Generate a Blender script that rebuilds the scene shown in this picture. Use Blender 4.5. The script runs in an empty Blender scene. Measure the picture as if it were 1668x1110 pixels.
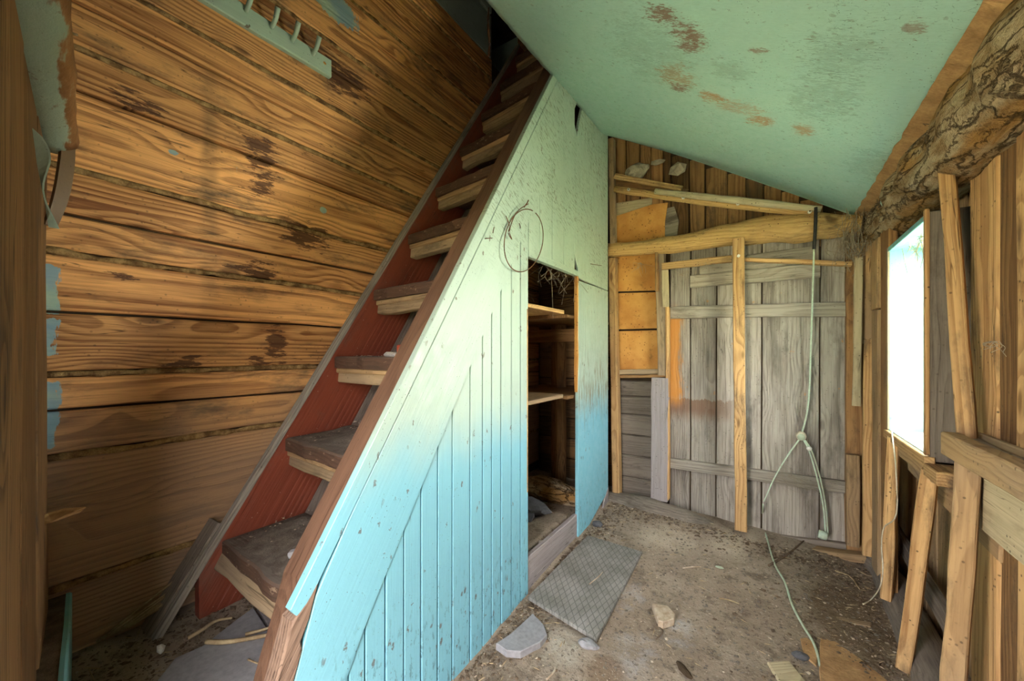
import bpy, bmesh, math, random
from mathutils import Vector, Matrix, noise as mnoise
from math import sin, cos, pi, radians, sqrt, atan2

sc = bpy.context.scene
COL = sc.collection
RND = random.Random(7)

# ------------------------------------------------------------------ camera
F = 640.0                 # focal length in px of the 1668 px wide frame
HOR = 575.0               # horizon row
CX = 834.0
H = 1.2                   # eye height
YAW = math.atan(421.0 / F)
cam_d = bpy.data.cameras.new('camera')
cam_d.sensor_width = 36.0
cam_d.lens = F / 1668.0 * 36.0
cam_d.shift_y = (HOR - 555.0) / 1668.0
cam_d.clip_start = 0.01
cam = bpy.data.objects.new('camera', cam_d)
cam.location = (0, 0, H)
cam.rotation_euler = (pi / 2, 0, YAW)
COL.objects.link(cam)
sc.camera = cam

# ------------------------------------------------------------------ world, sun, portals, exposure
sc.view_settings.view_transform = 'Standard'
sc.view_settings.look = 'None'
sc.view_settings.gamma = 1.0
sc.view_settings.use_curve_mapping = False
sc.view_settings.exposure = 1.36
sc.cycles.use_denoising = True
sc.cycles.max_bounces = 10
sc.cycles.diffuse_bounces = 7
sc.cycles.sample_clamp_indirect = 12.0
world = bpy.data.worlds.new('overcast_sky')
sc.world = world
world.use_nodes = True
bg = world.node_tree.nodes['Background']
bg.inputs[0].default_value = (1.0, 0.955, 0.93, 1)
bg.inputs[1].default_value = 14.0
sun_d = bpy.data.lights.new('sun', 'SUN')
sun_d.energy = 90.0
sun_d.angle = radians(1.0)
sun_d.color = (1.0, 0.92, 0.78)
sun = bpy.data.objects.new('sun', sun_d)
sun.rotation_euler = Vector((0.45, -0.62, -0.64)).to_track_quat('-Z', 'Y').to_euler()
COL.objects.link(sun)
# added unseen lamp outside the window, throws the bright patch on the left wall
glare_d = bpy.data.lights.new('added_glare_lamp', 'AREA')
glare_d.shape = 'DISK'
glare_d.size = 1.7
glare_d.energy = 215.0
glare_d.color = (1.0, 0.93, 0.80)
glare = bpy.data.objects.new('added_glare_lamp', glare_d)
glare.location = (3.0, 3.8, 0.95)
glare.rotation_euler = Vector((-4.71, -3.05, 0.55)).to_track_quat('-Z', 'Y').to_euler()
COL.objects.link(glare)


def portal(name, loc, normal, sx, sy):
    d = bpy.data.lights.new(name, 'AREA')
    d.shape = 'RECTANGLE'
    d.size, d.size_y = sx, sy
    d.cycles.is_portal = True
    o = bpy.data.objects.new(name, d)
    o.location = loc
    o.rotation_euler = Vector(normal).to_track_quat('-Z', 'Y').to_euler()
    COL.objects.link(o)


portal('window_portal', (0.66, 2.223, 1.257), (-1, 0, 0), 0.6, 0.86)
portal('doorway_portal', (-0.54, -0.09, 0.85), (0.164, 0.986, 0), 0.46, 1.8)

# ------------------------------------------------------------------ pixel -> place
CS, SN = cos(YAW), sin(YAW)


def ray(px, py):
    u = (px - CX) / F
    return Vector((-SN + u * CS, CS + u * SN, (HOR - py) / F))


def atX(px, py, X):
    r = ray(px, py)
    return r * (X / r.x) + Vector((0, 0, H))


def atY(px, py, Y):
    r = ray(px, py)
    return r * (Y / r.y) + Vector((0, 0, H))


def atZ(px, py, Z):
    r = ray(px, py)
    return r * ((Z - H) / r.z) + Vector((0, 0, H))


def yX(px, X):
    return atX(px, HOR, X).y


def xY(px, Y):
    return atY(px, HOR, Y).x


def sstep(a, b, x):
    t = max(0.0, min(1.0, (x - a) / (b - a)))
    return t * t * (3 - 2 * t)


# main planes
XL = -1.71      # face of the plank wall on the left
XP = -1.015     # face of the painted partition
XR = 0.4615     # front of the studs on the window wall
XB = 0.60       # boards of the window wall
YF = 3.046      # boards of the back wall


def near_y(x):  # skewed wall beside the camera
    return 0.21 - 0.1664 * (x + 1.71)


# ------------------------------------------------------------------ node helper
class NT:
    def __init__(self, name):
        self.m = bpy.data.materials.new(name)
        self.m.use_nodes = True
        self.t = self.m.node_tree
        self.t.nodes.clear()
        self.out = self.t.nodes.new('ShaderNodeOutputMaterial')
        self._pos = self._obj = self._rnd = None

    def n(self, typ, _props=None, **inp):
        nd = self.t.nodes.new(typ)
        for k, v in (_props or {}).items():
            setattr(nd, k, v)
        for k, v in inp.items():
            self.set(nd, k.replace('_', ' '), v)
        return nd

    def set(self, nd, key, v):
        s = nd.inputs[key]
        if isinstance(v, bpy.types.NodeSocket):
            self.t.links.new(v, s)
        elif isinstance(v, bpy.types.Node):
            self.t.links.new(v.outputs[0], s)
        else:
            if s.type == 'RGBA' and len(v) == 3:
                v = (*v, 1)
            s.default_value = v

    def math(self, op, a, b=0.0, c=0.0, clamp=False):
        nd = self.t.nodes.new('ShaderNodeMath')
        nd.operation = op
        nd.use_clamp = clamp
        for i, v in enumerate((a, b, c)):
            self.set(nd, i, v)
        return nd.outputs[0]

    def vmath(self, op, a, b=(0, 0, 0), scale=None):
        nd = self.t.nodes.new('ShaderNodeVectorMath')
        nd.operation = op
        self.set(nd, 0, a)
        self.set(nd, 1, b)
        if scale is not None:
            self.set(nd, 'Scale', scale)
        return nd.outputs['Value'] if op in ('LENGTH', 'DOT_PRODUCT', 'DISTANCE') else nd.outputs[0]

    def mix(self, f, a, b, blend='MIX'):
        nd = self.t.nodes.new('ShaderNodeMix')
        nd.data_type = 'RGBA'
        nd.blend_type = blend
        self.set(nd, 0, f)
        self.set(nd, 6, a)
        self.set(nd, 7, b)
        return nd.outputs[2]

    def ss(self, v, a, b, lo=0.0, hi=1.0):     # smoothstep map range
        nd = self.t.nodes.new('ShaderNodeMapRange')
        nd.interpolation_type = 'SMOOTHSTEP'
        for i, x in enumerate((v, a, b, lo, hi)):
            self.set(nd, i, x)
        return nd.outputs[0]

    def noise(self, vec, scale, detail=3.0, rough=0.55, dist=0.0):
        nd = self.n('ShaderNodeTexNoise')
        for k, v in (('Vector', vec), ('Scale', scale), ('Detail', detail), ('Roughness', rough), ('Distortion', dist)):
            self.set(nd, k, v)
        return nd.outputs[0]

    def voro(self, vec, scale, feature='F1', rnd=1.0):
        nd = self.n('ShaderNodeTexVoronoi', {'feature': feature})
        for k, v in (('Vector', vec), ('Scale', scale), ('Randomness', rnd)):
            self.set(nd, k, v)
        return nd.outputs['Distance']

    def sep(self, v):
        nd = self.n('ShaderNodeSeparateXYZ')
        self.set(nd, 0, v)
        return nd.outputs

    def comb(self, x, y, z):
        nd = self.n('ShaderNodeCombineXYZ')
        for i, v in enumerate((x, y, z)):
            self.set(nd, i, v)
        return nd.outputs[0]

    @property
    def pos(self):
        if self._pos is None:
            self._pos = self.n('ShaderNodeNewGeometry').outputs['Position']
        return self._pos

    @property
    def obj(self):
        if self._obj is None:
            self._obj = self.n('ShaderNodeTexCoord').outputs['Object']
        return self._obj

    @property
    def rnd(self):
        if self._rnd is None:
            self._rnd = self.n('ShaderNodeObjectInfo').outputs['Random']
        return self._rnd

    def frac(self, k):
        return self.math('FRACT', self.math('MULTIPLY', self.rnd, k))

    def ell(self, c, r, pos=None):       # soft ellipsoid mask 1 inside -> 0 outside, world space
        d = self.vmath('SUBTRACT', pos or self.pos, tuple(c))
        d = self.vmath('DIVIDE', d, tuple(r))
        return self.ss(self.vmath('LENGTH', d), 0.15, 1.0, 1.0, 0.0)

    def surf(self, color, rough=0.8, height=None, bump=0.3, bdist=0.004, spec=0.3, **kw):
        b = self.n('ShaderNodeBsdfPrincipled')
        self.set(b, 'Base Color', color)
        self.set(b, 'Roughness', rough)
        self.set(b, 'Specular IOR Level', spec)
        for k, v in kw.items():
            self.set(b, k, v)
        if height is not None:
            bp = self.n('ShaderNodeBump')
            self.set(bp, 'Strength', bump)
            self.set(bp, 'Distance', bdist)
            self.set(bp, 'Height', height)
            self.t.links.new(bp.outputs[0], b.inputs['Normal'])
        self.t.links.new(b.outputs[0], self.out.inputs[0])
        return self.m


def wood(name, c1, c2, freq=95.0, ring=0.55, fib=0.35, tone=0.3, knots=0.8, specks=0.5, rough=0.78,
         bump=0.5, grey=None, greyamt=0.0, dirt=(0.05, 0.04, 0.03), dirtamt=0.25, extra=None, spec=0.25):
    h = NT(name)
    r1, r2, r3 = h.rnd, h.frac(7.31), h.frac(17.77)
    off = h.comb(h.math('MULTIPLY', r1, 40.0), h.math('MULTIPLY', r2, 9.0), h.math('MULTIPLY', r3, 9.0))
    P = h.vmath('ADD', h.obj, off)
    # knots
    kv = h.vmath('MULTIPLY', P, (2.4, 7.0, 2.0))
    kd = h.voro(kv, 1.0)
    kmask = h.ss(kd, 0.05, 0.11, 1.0, 0.0)
    kwarp = h.ss(kd, 0.0, 0.42, 1.0, 0.0)
    # ring distance from a pith line below the face
    o = h.sep(h.obj)
    wv = h.vmath('MULTIPLY', P, (1.3, 5.0, 5.0))
    w1 = h.math('SUBTRACT', h.noise(wv, 1.0, 2.0), 0.5)
    yy = h.math('ADD', h.math('ADD', o[1], h.math('MULTIPLY', h.math('SUBTRACT', r2, 0.5), 0.12)), h.math('MULTIPLY', w1, 0.05))
    zz = h.math('ADD', o[2], h.math('MULTIPLY_ADD', r3, 0.10, 0.03))
    rad = h.math('SQRT', h.math('ADD', h.math('MULTIPLY', yy, yy), h.math('MULTIPLY', zz, zz)))
    rad = h.math('ADD', rad, h.math('MULTIPLY', w1, 0.03))
    rad = h.math('ADD', rad, h.math('MULTIPLY', kwarp, 0.022 * min(1, knots * 2)))
    fr = h.math('FRACT', h.math('MULTIPLY', rad, freq))
    late = h.math('MULTIPLY', h.ss(fr, 0.25, 0.85), h.ss(fr, 0.90, 1.0, 1.0, 0.0))
    fv = h.vmath('MULTIPLY', P, (5.0, 160.0, 160.0))
    fibre = h.noise(fv, 1.0, 3.0, 0.65)
    big = h.noise(h.vmath('MULTIPLY', P, (1.5, 6.0, 6.0)), 1.0, 4.0, 0.6)
    f = h.math('ADD', h.math('MULTIPLY', late, ring), h.math('MULTIPLY', h.math('SUBTRACT', fibre, 0.44), fib * 3.4))
    f = h.math('ADD', f, h.math('MULTIPLY', h.math('SUBTRACT', big, 0.5), 1.3), clamp=True)
    col = h.mix(f, c1, c2)
    if knots > 0:
        col = h.mix(h.math('MULTIPLY', kmask, 0.85 * min(1, knots)), col, tuple(x * 0.35 for x in c2))
    # tone per piece
    tn = h.math('MULTIPLY_ADD', r3, 2 * tone, 1.0 - tone)
    col = h.vmath('SCALE', col, scale=tn)
    if grey is not None:
        gm = h.ss(h.noise(h.vmath('MULTIPLY', P, (1.2, 4.0, 4.0)), 1.0, 4.0), 0.35, 0.7, 0.0, greyamt)
        col = h.mix(gm, col, grey)
    dm = h.ss(h.noise(h.vmath('MULTIPLY', P, (3.0, 9.0, 9.0)), 1.0, 6.0, 0.7), 0.5, 0.74, 0.0, dirtamt * 2.6)
    # long drying cracks along the grain
    ck = h.noise(h.vmath('MULTIPLY', P, (1.6, 34.0, 34.0)), 1.0, 2.0, 0.5)
    ckm = h.ss(h.math('ABSOLUTE', h.math('SUBTRACT', ck, 0.5)), 0.0, 0.012, 0.75, 0.0)
    ckm = h.math('MULTIPLY', ckm, h.ss(h.noise(h.vmath('MULTIPLY', P, (2.0, 5.0, 5.0)), 1.0, 2.0), 0.52, 0.62))
    col = h.mix(ckm, col, tuple(x * 0.22 for x in c2))
    col = h.mix(dm, col, dirt)
    if specks > 0:
        sp = h.voro(h.pos, 46.0)
        sel = h.noise(h.pos, 7.0, 2.0)
        sm = h.math('MULTIPLY', h.ss(sp, 0.10, 0.20, 1.0, 0.0), h.ss(sel, 0.40, 0.60, 0.0, specks))
        col = h.mix(sm, col, (0.03, 0.022, 0.015))
    if extra:
        col = extra(h, col, P)
    hgt = h.math('ADD', h.math('MULTIPLY', late, -0.5), h.math('MULTIPLY', fibre, 1.0))
    hgt = h.math('ADD', hgt, h.math('MULTIPLY', big, 1.2))
    return h.surf(col, rough, hgt, bump, 0.004, spec)


MAT = {}
# ---- left wall: warm boards with tarry stains, paint remnants and dust
STAINS = [(425, 265, 42, 75), (450, 560, 26, 60), (225, 165, 70, 26), (420, 440, 60, 26), (200, 450, 40, 14),
          (500, 385, 60, 40), (300, 590, 60, 18), (560, 130, 60, 40), (420, 590, 30, 18)]


def left_extra(h, col, P):
    p = h.sep(h.pos)
    # dust-greyed lower rows
    low = h.math('ADD', p[2], h.math('MULTIPLY', h.noise(h.pos, 2.2, 3.0), 0.5))
    col = h.mix(h.ss(low, 1.0, 1.5, 0.75, 0.0), col, (0.27, 0.185, 0.13))
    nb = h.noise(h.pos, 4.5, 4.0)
    st = h.noise(h.vmath('MULTIPLY', h.pos, (1.0, 11.0, 60.0)), 1.0, 5.0, 0.7)
    tot = None
    for (x, y, rx, ry) in STAINS:
        c = atX(x, y, XL)
        c2 = atX(x + rx, y, XL)
        c3 = atX(x, y - ry, XL)
        m = h.ell(c, (1.0, abs(c2.y - c.y) * 1.15, abs(c3.z - c.z) * 1.15))
        tot = m if tot is None else h.math('MAXIMUM', tot, m)
    sm = h.ss(h.math('ADD', h.math('MULTIPLY', tot, 0.27), st), 0.665, 0.735, 0.0, 0.85)
    col = h.mix(sm, col, (0.050, 0.015, 0.008))
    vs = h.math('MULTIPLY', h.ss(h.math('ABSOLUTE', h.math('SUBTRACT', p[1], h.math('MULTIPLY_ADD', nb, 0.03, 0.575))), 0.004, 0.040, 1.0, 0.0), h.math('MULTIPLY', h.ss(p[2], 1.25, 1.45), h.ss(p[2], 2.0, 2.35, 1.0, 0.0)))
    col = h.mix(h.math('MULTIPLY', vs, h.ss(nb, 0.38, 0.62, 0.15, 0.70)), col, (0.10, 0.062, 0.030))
    # flaked turquoise remnants near the corner and up at the stair opening
    nz = h.noise(h.vmath('MULTIPLY', h.pos, (1, 45.0, 12.0)), 1.0, 5.0, 0.7)
    edge = h.ss(p[1], 0.200, 0.262, 1.0, 0.0)
    bands = None
    for z0, z1 in ((1.31, 1.45), (1.19, 1.30), (0.925, 1.12)):
        b = h.math('MULTIPLY', h.ss(p[2], z0 - 0.01, z0 + 0.01), h.ss(p[2], z1 - 0.01, z1 + 0.01, 1.0, 0.0))
        bands = b if bands is None else h.math('MAXIMUM', bands, b)
    pm = h.ss(h.math('ADD', h.math('MULTIPLY', h.math('MULTIPLY', edge, bands), 0.55), nz), 0.80, 0.86)
    for (x, y, rx, ry) in ((545, 8, 55, 42), (92, 15, 26, 14), (98, 95, 16, 12), (527, 342, 9, 8), (283, 248, 12, 5)):
        c = atX(x, y, XL)
        m = h.ell(c, (1.0, abs(atX(x + rx, y, XL).y - c.y), ry * 1.6 / F))
        pm = h.math('MAXIMUM', pm, h.ss(h.math('ADD', h.math('MULTIPLY', m, 0.6), nz), 0.72, 0.78))
    pc = h.mix(h.ss(h.noise(h.pos, 9.0), 0.4, 0.6), (0.20, 0.36, 0.46), (0.34, 0.50, 0.42))
    return h.mix(h.math('MULTIPLY', pm, 0.92), col, pc)


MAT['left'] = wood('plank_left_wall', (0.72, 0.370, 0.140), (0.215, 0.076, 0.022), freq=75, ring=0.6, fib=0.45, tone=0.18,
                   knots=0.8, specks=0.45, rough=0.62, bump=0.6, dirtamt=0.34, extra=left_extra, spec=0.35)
MAT['tan'] = wood('sawn_tan_timber', (0.52, 0.325, 0.150), (0.26, 0.130, 0.050), freq=95, ring=0.55, fib=0.3, tone=0.2, specks=0.8,
                  dirtamt=0.30)
MAT['tan_dusty'] = wood('dusty_tan_timber', (0.42, 0.27, 0.135), (0.22, 0.125, 0.058), freq=95, ring=0.45, fib=0.35, tone=0.25, specks=0.6,
                        grey=(0.25, 0.20, 0.15), greyamt=0.5, dirtamt=0.25)
MAT['brownboard'] = wood('brown_wall_board', (0.30, 0.165, 0.070), (0.13, 0.062, 0.024), freq=80, ring=0.5, fib=0.4, tone=0.3,
                         specks=0.4, dirtamt=0.3)
MAT['darkboard'] = wood('dark_attic_board', (0.16, 0.085, 0.035), (0.065, 0.032, 0.014), freq=80, tone=0.3, specks=0.2, dirtamt=0.35)
MAT['grey'] = wood('weathered_grey_board', (0.33, 0.295, 0.255), (0.155, 0.130, 0.108), freq=85, ring=0.4, fib=0.6, tone=0.15,
                   specks=0.4, dirtamt=0.22, knots=0.6)
MAT['greydark'] = wood('grey_brown_board', (0.215, 0.180, 0.150), (0.105, 0.084, 0.068), freq=85, ring=0.35, fib=0.55, tone=0.18,
                       specks=0.5, dirtamt=0.3, knots=0.5)
MAT['violet'] = wood('grey_violet_post', (0.30, 0.265, 0.270), (0.175, 0.150, 0.150), freq=60, ring=0.25, fib=0.4, tone=0.05, specks=0.6,
                     dirtamt=0.15, knots=0.0)
MAT['pale'] = wood('pale_dusty_lath', (0.46, 0.385, 0.255), (0.27, 0.215, 0.130), freq=90, ring=0.3, fib=0.3, tone=0.12, specks=0.8,
                   dirtamt=0.2, knots=0.3)
MAT['near'] = wood('near_wall_board', (0.27, 0.150, 0.062), (0.085, 0.042, 0.018), freq=110, ring=0.5, fib=0.6, tone=0.22, specks=0.35,
                   dirtamt=0.3)
MAT['log'] = wood('peeled_log', (0.52, 0.33, 0.135), (0.27, 0.145, 0.052), freq=60, ring=0.35, fib=0.45, tone=0.05, specks=0.9,
                  dirtamt=0.35, bump=0.8, knots=0.9)
MAT['stringer'] = wood('brown_painted_stringer', (0.165, 0.090, 0.058), (0.080, 0.040, 0.027), freq=70, ring=0.3, fib=0.5, tone=0.04,
                       specks=0.2, rough=0.55, dirtamt=0.12, knots=0.0)
MAT['cleat'] = wood('dusty_cleat', (0.36, 0.26, 0.155), (0.19, 0.125, 0.070), freq=90, ring=0.35, fib=0.45, tone=0.15, specks=0.4,
                    grey=(0.22, 0.18, 0.155), greyamt=0.55, knots=0.2)


def door_extra(h, col, P):
    p = h.sep(h.pos)
    nz = h.noise(h.vmath('MULTIPLY', h.pos, (30.0, 1.0, 5.0)), 1.0, 4.0, 0.65)
    # lower dado ghost: brown band then grey-violet
    zz = h.math('ADD', p[2], h.math('MULTIPLY', h.math('SUBTRACT', nz, 0.5), 0.10))
    band = h.math('MULTIPLY', h.ss(zz, 0.69, 0.80), h.ss(zz, 0.862, 0.872, 1.0, 0.0))
    band = h.math('MULTIPLY', band, h.ss(p[0], -0.10, -0.35, 0.0, 1.0))
    col = h.mix(h.math('MULTIPLY', band, 0.75), col, (0.16, 0.078, 0.042))
    # orange paint on the first plank
    xm = h.math('ADD', p[0], h.math('MULTIPLY', h.math('SUBTRACT', nz, 0.5), 0.16))
    om = h.math('MULTIPLY', h.ss(xm, -0.56, -0.52, 1.0, 0.0), h.math('MULTIPLY', h.ss(zz, 0.78, 0.90), h.ss(zz, 1.42, 1.58, 1.0, 0.0)))
    col = h.mix(h.math('MULTIPLY', om, 0.85), col, (0.50, 0.205, 0.028))
    wv = h.noise(h.vmath('MULTIPLY', h.pos, (7.0, 1.0, 1.1)), 1.0, 5.0, 0.6)
    col = h.mix(h.ss(wv, 0.50, 0.66, 0.0, 0.55), col, (0.075, 0.060, 0.050))  # dark vertical streaks: partly stains, partly shadow painted into the door colour
    # stray orange scrapes
    sv = h.noise(h.vmath('MULTIPLY', h.pos, (13.0, 1.0, 10.0)), 1.0, 3.0, 0.6)
    sm = h.ss(sv, 0.66, 0.72, 0.0, 0.6)
    sm = h.math('MULTIPLY', sm, h.ss(p[2], 0.75, 0.95))
    return h.mix(sm, col, (0.48, 0.21, 0.05))


MAT['door'] = wood('old_door_plank', (0.36, 0.325, 0.290), (0.165, 0.140, 0.120), freq=80, ring=0.35, fib=0.65, tone=0.14, specks=0.45,
                   dirtamt=0.22, knots=0.5, extra=door_extra)


MAT['footwood'] = wood('bare_stringer_foot', (0.235, 0.155, 0.115), (0.12, 0.072, 0.052), freq=90, ring=0.5, fib=0.6, tone=0.05, specks=0.3, knots=0.0)


def treadx(h, col, P):
    n = h.n('ShaderNodeNewGeometry').outputs['Normal']
    up = h.ss(h.sep(n)[2], 0.6, 0.9)
    d = h.noise(h.pos, 14.0, 5.0, 0.65)
    up = h.math('MULTIPLY', up, h.ss(d, 0.28, 0.5, 0.3, 0.95))
    col = h.mix(up, col, h.mix(d, (0.11, 0.090, 0.074), (0.20, 0.17, 0.145)))
    chip = h.ss(h.noise(h.vmath('MULTIPLY', P, (26, 60, 60)), 1.0, 4.0, 0.7), 0.60, 0.66, 0.0, 0.6)
    return h.mix(h.math('MULTIPLY', chip, h.math('SUBTRACT', 1.0, up)), col, (0.30, 0.215, 0.15))


MAT['tread'] = wood('worn_tread', (0.095, 0.052, 0.036), (0.052, 0.030, 0.022), freq=80, ring=0.3, fib=0.5, tone=0.1, specks=0.2,
                    dirtamt=0.2, knots=0.0, extra=treadx)


def redx(h, col, P):
    w = h.ss(h.noise(h.pos, 6.0, 5.0, 0.65), 0.54, 0.74, 0.0, 0.55)
    col = h.mix(w, col, (0.13, 0.082, 0.064))
    sc_ = h.voro(h.pos, 30.0)
    return h.mix(h.ss(sc_, 0.04, 0.075, 0.7, 0.0), col, (0.36, 0.27, 0.20))


MAT['red'] = wood('oxblood_paint', (0.200, 0.044, 0.022), (0.135, 0.030, 0.017), freq=60, ring=0.2, fib=0.3, tone=0.05, specks=0.2,
                  rough=0.5, knots=0.0, dirtamt=0.12, extra=redx, spec=0.4)


def paint(name, upper, lower=None, dado=0.90, chips=0.5, grime=0.0, scuff=None, rough=0.45, wear_floor=0.0):
    h = NT(name)
    p = h.sep(h.pos)
    nlow = h.noise(h.pos, 1.6, 3.0)
    col = upper
    if lower is not None:
        z = h.math('ADD', p[2], h.math('MULTIPLY', h.math('SUBTRACT', h.noise(h.vmath('MULTIPLY', h.pos, (1, 7.0, 2.0)), 1.0, 4.0), 0.5), 0.20))
        col = h.mix(h.ss(z, dado - 0.20, dado + 0.10, 0.0, 1.0), lower, upper)
    col = h.vmath('SCALE', col, scale=h.math('MULTIPLY_ADD', nlow, 0.30, 0.85))
    brush = h.noise(h.vmath('MULTIPLY', h.obj, (3.5, 120.0, 120.0)), 1.0, 3.0, 0.6)
    col = h.vmath('SCALE', col, scale=h.math('MULTIPLY_ADD', brush, 0.22, 0.89))
    blot = h.noise(h.pos, 26.0, 4.0, 0.7)
    if grime > 0:      # hatchy grime and rubbed-off strokes on the upper boards
        hv = h.vmath('ADD', h.vmath('MULTIPLY', h.pos, (1, 20.0, 95.0)), h.comb(0.0, 0.0, h.math('MULTIPLY', p[1], 40.0)))
        ha = h.noise(hv, 1.0, 4.0, 0.7)
        sel = h.math('MULTIPLY', h.ss(h.noise(h.pos, 3.0, 3.0), 0.33, 0.58), h.ss(p[2], 1.45, 1.95))
        gm = h.math('MULTIPLY', h.ss(ha, 0.52, 0.62), sel)
        col = h.mix(h.math('MULTIPLY', gm, grime), col, (0.10, 0.105, 0.060))
        # brown drip stains on the board right of the opening
        dv = h.noise(h.vmath('MULTIPLY', h.pos, (1, 55.0, 5.0)), 1.0, 4.0, 0.7)
        dm = h.math('MULTIPLY', h.ss(p[1], 2.26, 2.34), h.math('MULTIPLY', h.ss(p[2], 0.60, 0.95), h.ss(p[2], 1.0, 1.30, 1.0, 0.15)))
        col = h.mix(h.math('MULTIPLY', h.ss(dv, 0.47, 0.60), h.math('MULTIPLY', dm, 0.8)), col, (0.17, 0.13, 0.055))
    if wear_floor > 0:
        wv = h.noise(h.vmath('MULTIPLY', h.pos, (1, 60.0, 20.0)), 1.0, 4.0, 0.7)
        wm = h.math('MULTIPLY', h.ss(wv, 0.55, 0.64), h.ss(p[2], 0.05, 0.55, wear_floor, 0.0))
        col = h.mix(wm, col, (0.045, 0.085, 0.085))
    if scuff:
        sv = h.noise(h.vmath('MULTIPLY', h.pos, (16, 38, 16)), 1.0, 5.0, 0.75)
        fine = h.noise(h.vmath('MULTIPLY', h.pos, (60, 190, 60)), 1.0, 3.0, 0.7)
        crk = h.ss(h.voro(h.vmath('ADD', h.vmath('MULTIPLY', h.pos, (22, 46, 22)), h.vmath('SCALE', h.comb(blot, sv, blot), scale=0.8)), 1.0, 'DISTANCE_TO_EDGE'), 0.008, 0.03, 1.0, 0.0)
        csel = h.ss(h.noise(h.pos, 3.2, 3.0), 0.46, 0.62)
        col = h.mix(h.math('MULTIPLY', h.math('MULTIPLY', crk, csel), h.ss(fine, 0.46, 0.62, 0.0, 0.7)), col, (0.05, 0.075, 0.055))
        for (c, r, amt, cc) in scuff:
            m = h.ell(c, r)
            m = h.math('ADD', h.math('MULTIPLY', m, 0.22), h.math('MULTIPLY_ADD', fine, 0.5, h.math('MULTIPLY', sv, 0.5)))
            col = h.mix(h.ss(m, 0.625, 0.72, 0.0, amt), col, cc)
    if chips > 0:
        cv = h.voro(h.vmath('ADD', h.vmath('MULTIPLY', h.pos, (20, 26, 13)), h.vmath('SCALE', h.comb(blot, blot, blot), scale=1.2)), 1.0)
        cs = h.noise(h.pos, 5.5, 2.0)
        cm = h.math('MULTIPLY', h.ss(cv, 0.12, 0.18, 1.0, 0.0), h.ss(cs, 0.46, 0.56, 0.0, chips))
        col = h.mix(cm, col, (0.095, 0.055, 0.032))
        s2 = h.math('MULTIPLY', h.ss(h.voro(h.pos, 75.0), 0.08, 0.15, 1.0, 0.0), h.ss(h.noise(h.pos, 9.0, 2.0), 0.45, 0.6, 0.0, 0.8))
        col = h.mix(s2, col, (0.04, 0.04, 0.03))
        hg = h.math('SUBTRACT', h.math('ADD', brush, h.math('MULTIPLY', nlow, 2.0)), h.math('MULTIPLY', cm, 1.5))
    else:
        hg = brush
    hg = h.math('ADD', hg, h.math('MULTIPLY', blot, 0.5))
    return h.surf(col, h.ss(blot, 0.3, 0.7, rough - 0.08, rough + 0.18), hg, 0.28, 0.003, 0.45)


MAT['panel'] = paint('turquoise_partition_paint', (0.340, 0.445, 0.395), (0.180, 0.425, 0.535), dado=0.92, chips=0.75, grime=0.75, wear_floor=0.6)


def ceil_z(x, y):
    zl = 2.655 + 0.048 * y + 0.10 * sstep(2.7, 3.1, y)
    t = (x + 1.015) / 1.45
    z = zl + (1.99 - zl) * t
    z += 0.018 * sin(pi * max(0, min(1, t))) * cos(2.1 * y) + 0.010 * mnoise.noise(Vector((x * 1.5, y * 1.3, 3.3)))
    return z


def on_ceiling(px, py):
    r = ray(px, py)
    lo, hi = 0.1, 6.0
    for _ in range(50):
        m = (lo + hi) / 2
        q = r * m
        if q.z + H < ceil_z(q.x, q.y):
            lo = m
        else:
            hi = m
    return r * lo + Vector((0, 0, H))


RED = (0.17, 0.048, 0.020)
TAN = (0.36, 0.20, 0.085)
GRN = (0.10, 0.15, 0.12)
SCUFF = []
for (x, y, rx, ry, amt, cc) in ((1075, 25, 40, 26, .85, RED), (1118, 55, 45, 30, .85, RED), (1125, 78, 40, 12, .8, RED), (1100, 125, 45, 30, .7, TAN),
                                (1160, 158, 40, 9, .9, TAN), (1240, 197, 45, 9, .9, TAN), (1310, 212, 30, 12, .8, TAN), (1235, 83, 25, 7, .7, RED),
                                (1200, 175, 70, 14, .6, TAN), (1105, 142, 24, 10, .8, RED), (1490, 45, 30, 18, .6, RED),
                                (1190, 115, 60, 28, .28, GRN), (1370, 90, 120, 60, .28, GRN), (1340, 160, 130, 60, .3, GRN), (1420, 270, 80, 40, .28, GRN),
                                (1060, 90, 110, 80, .25, GRN)):
    c = on_ceiling(x, y)
    cx_ = on_ceiling(x + rx, y)
    cy_ = on_ceiling(x, y + ry)
    a, b = cx_ - c, cy_ - c
    SCUFF.append((tuple(c), (abs(a.x) + abs(b.x) * .6 + .012, abs(a.y) * .7 + abs(b.y) + .012, 0.5), amt, cc))
MAT['ceiling'] = paint('turquoise_ceiling_paint', (0.345, 0.560, 0.525), chips=0.35, scuff=SCUFF, rough=0.38)
MAT['mint'] = paint('old_mint_paint', (0.37, 0.50, 0.42), chips=0.9, rough=0.5)
MAT['winpaint'] = paint('window_turquoise_paint', (0.17, 0.42, 0.45), chips=0.25, rough=0.4)
MAT['winwhite'] = paint('window_sill_paint', (0.34, 0.44, 0.46), chips=0.4, rough=0.4)
MAT['slatpaint'] = paint('flaking_slat_paint', (0.16, 0.10, 0.055), (0.2, 0.12, 0.06), chips=1.0)
MAT['attic_mint'] = paint('attic_board_paint', (0.36, 0.46, 0.45), chips=0.2, rough=0.6)


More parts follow.
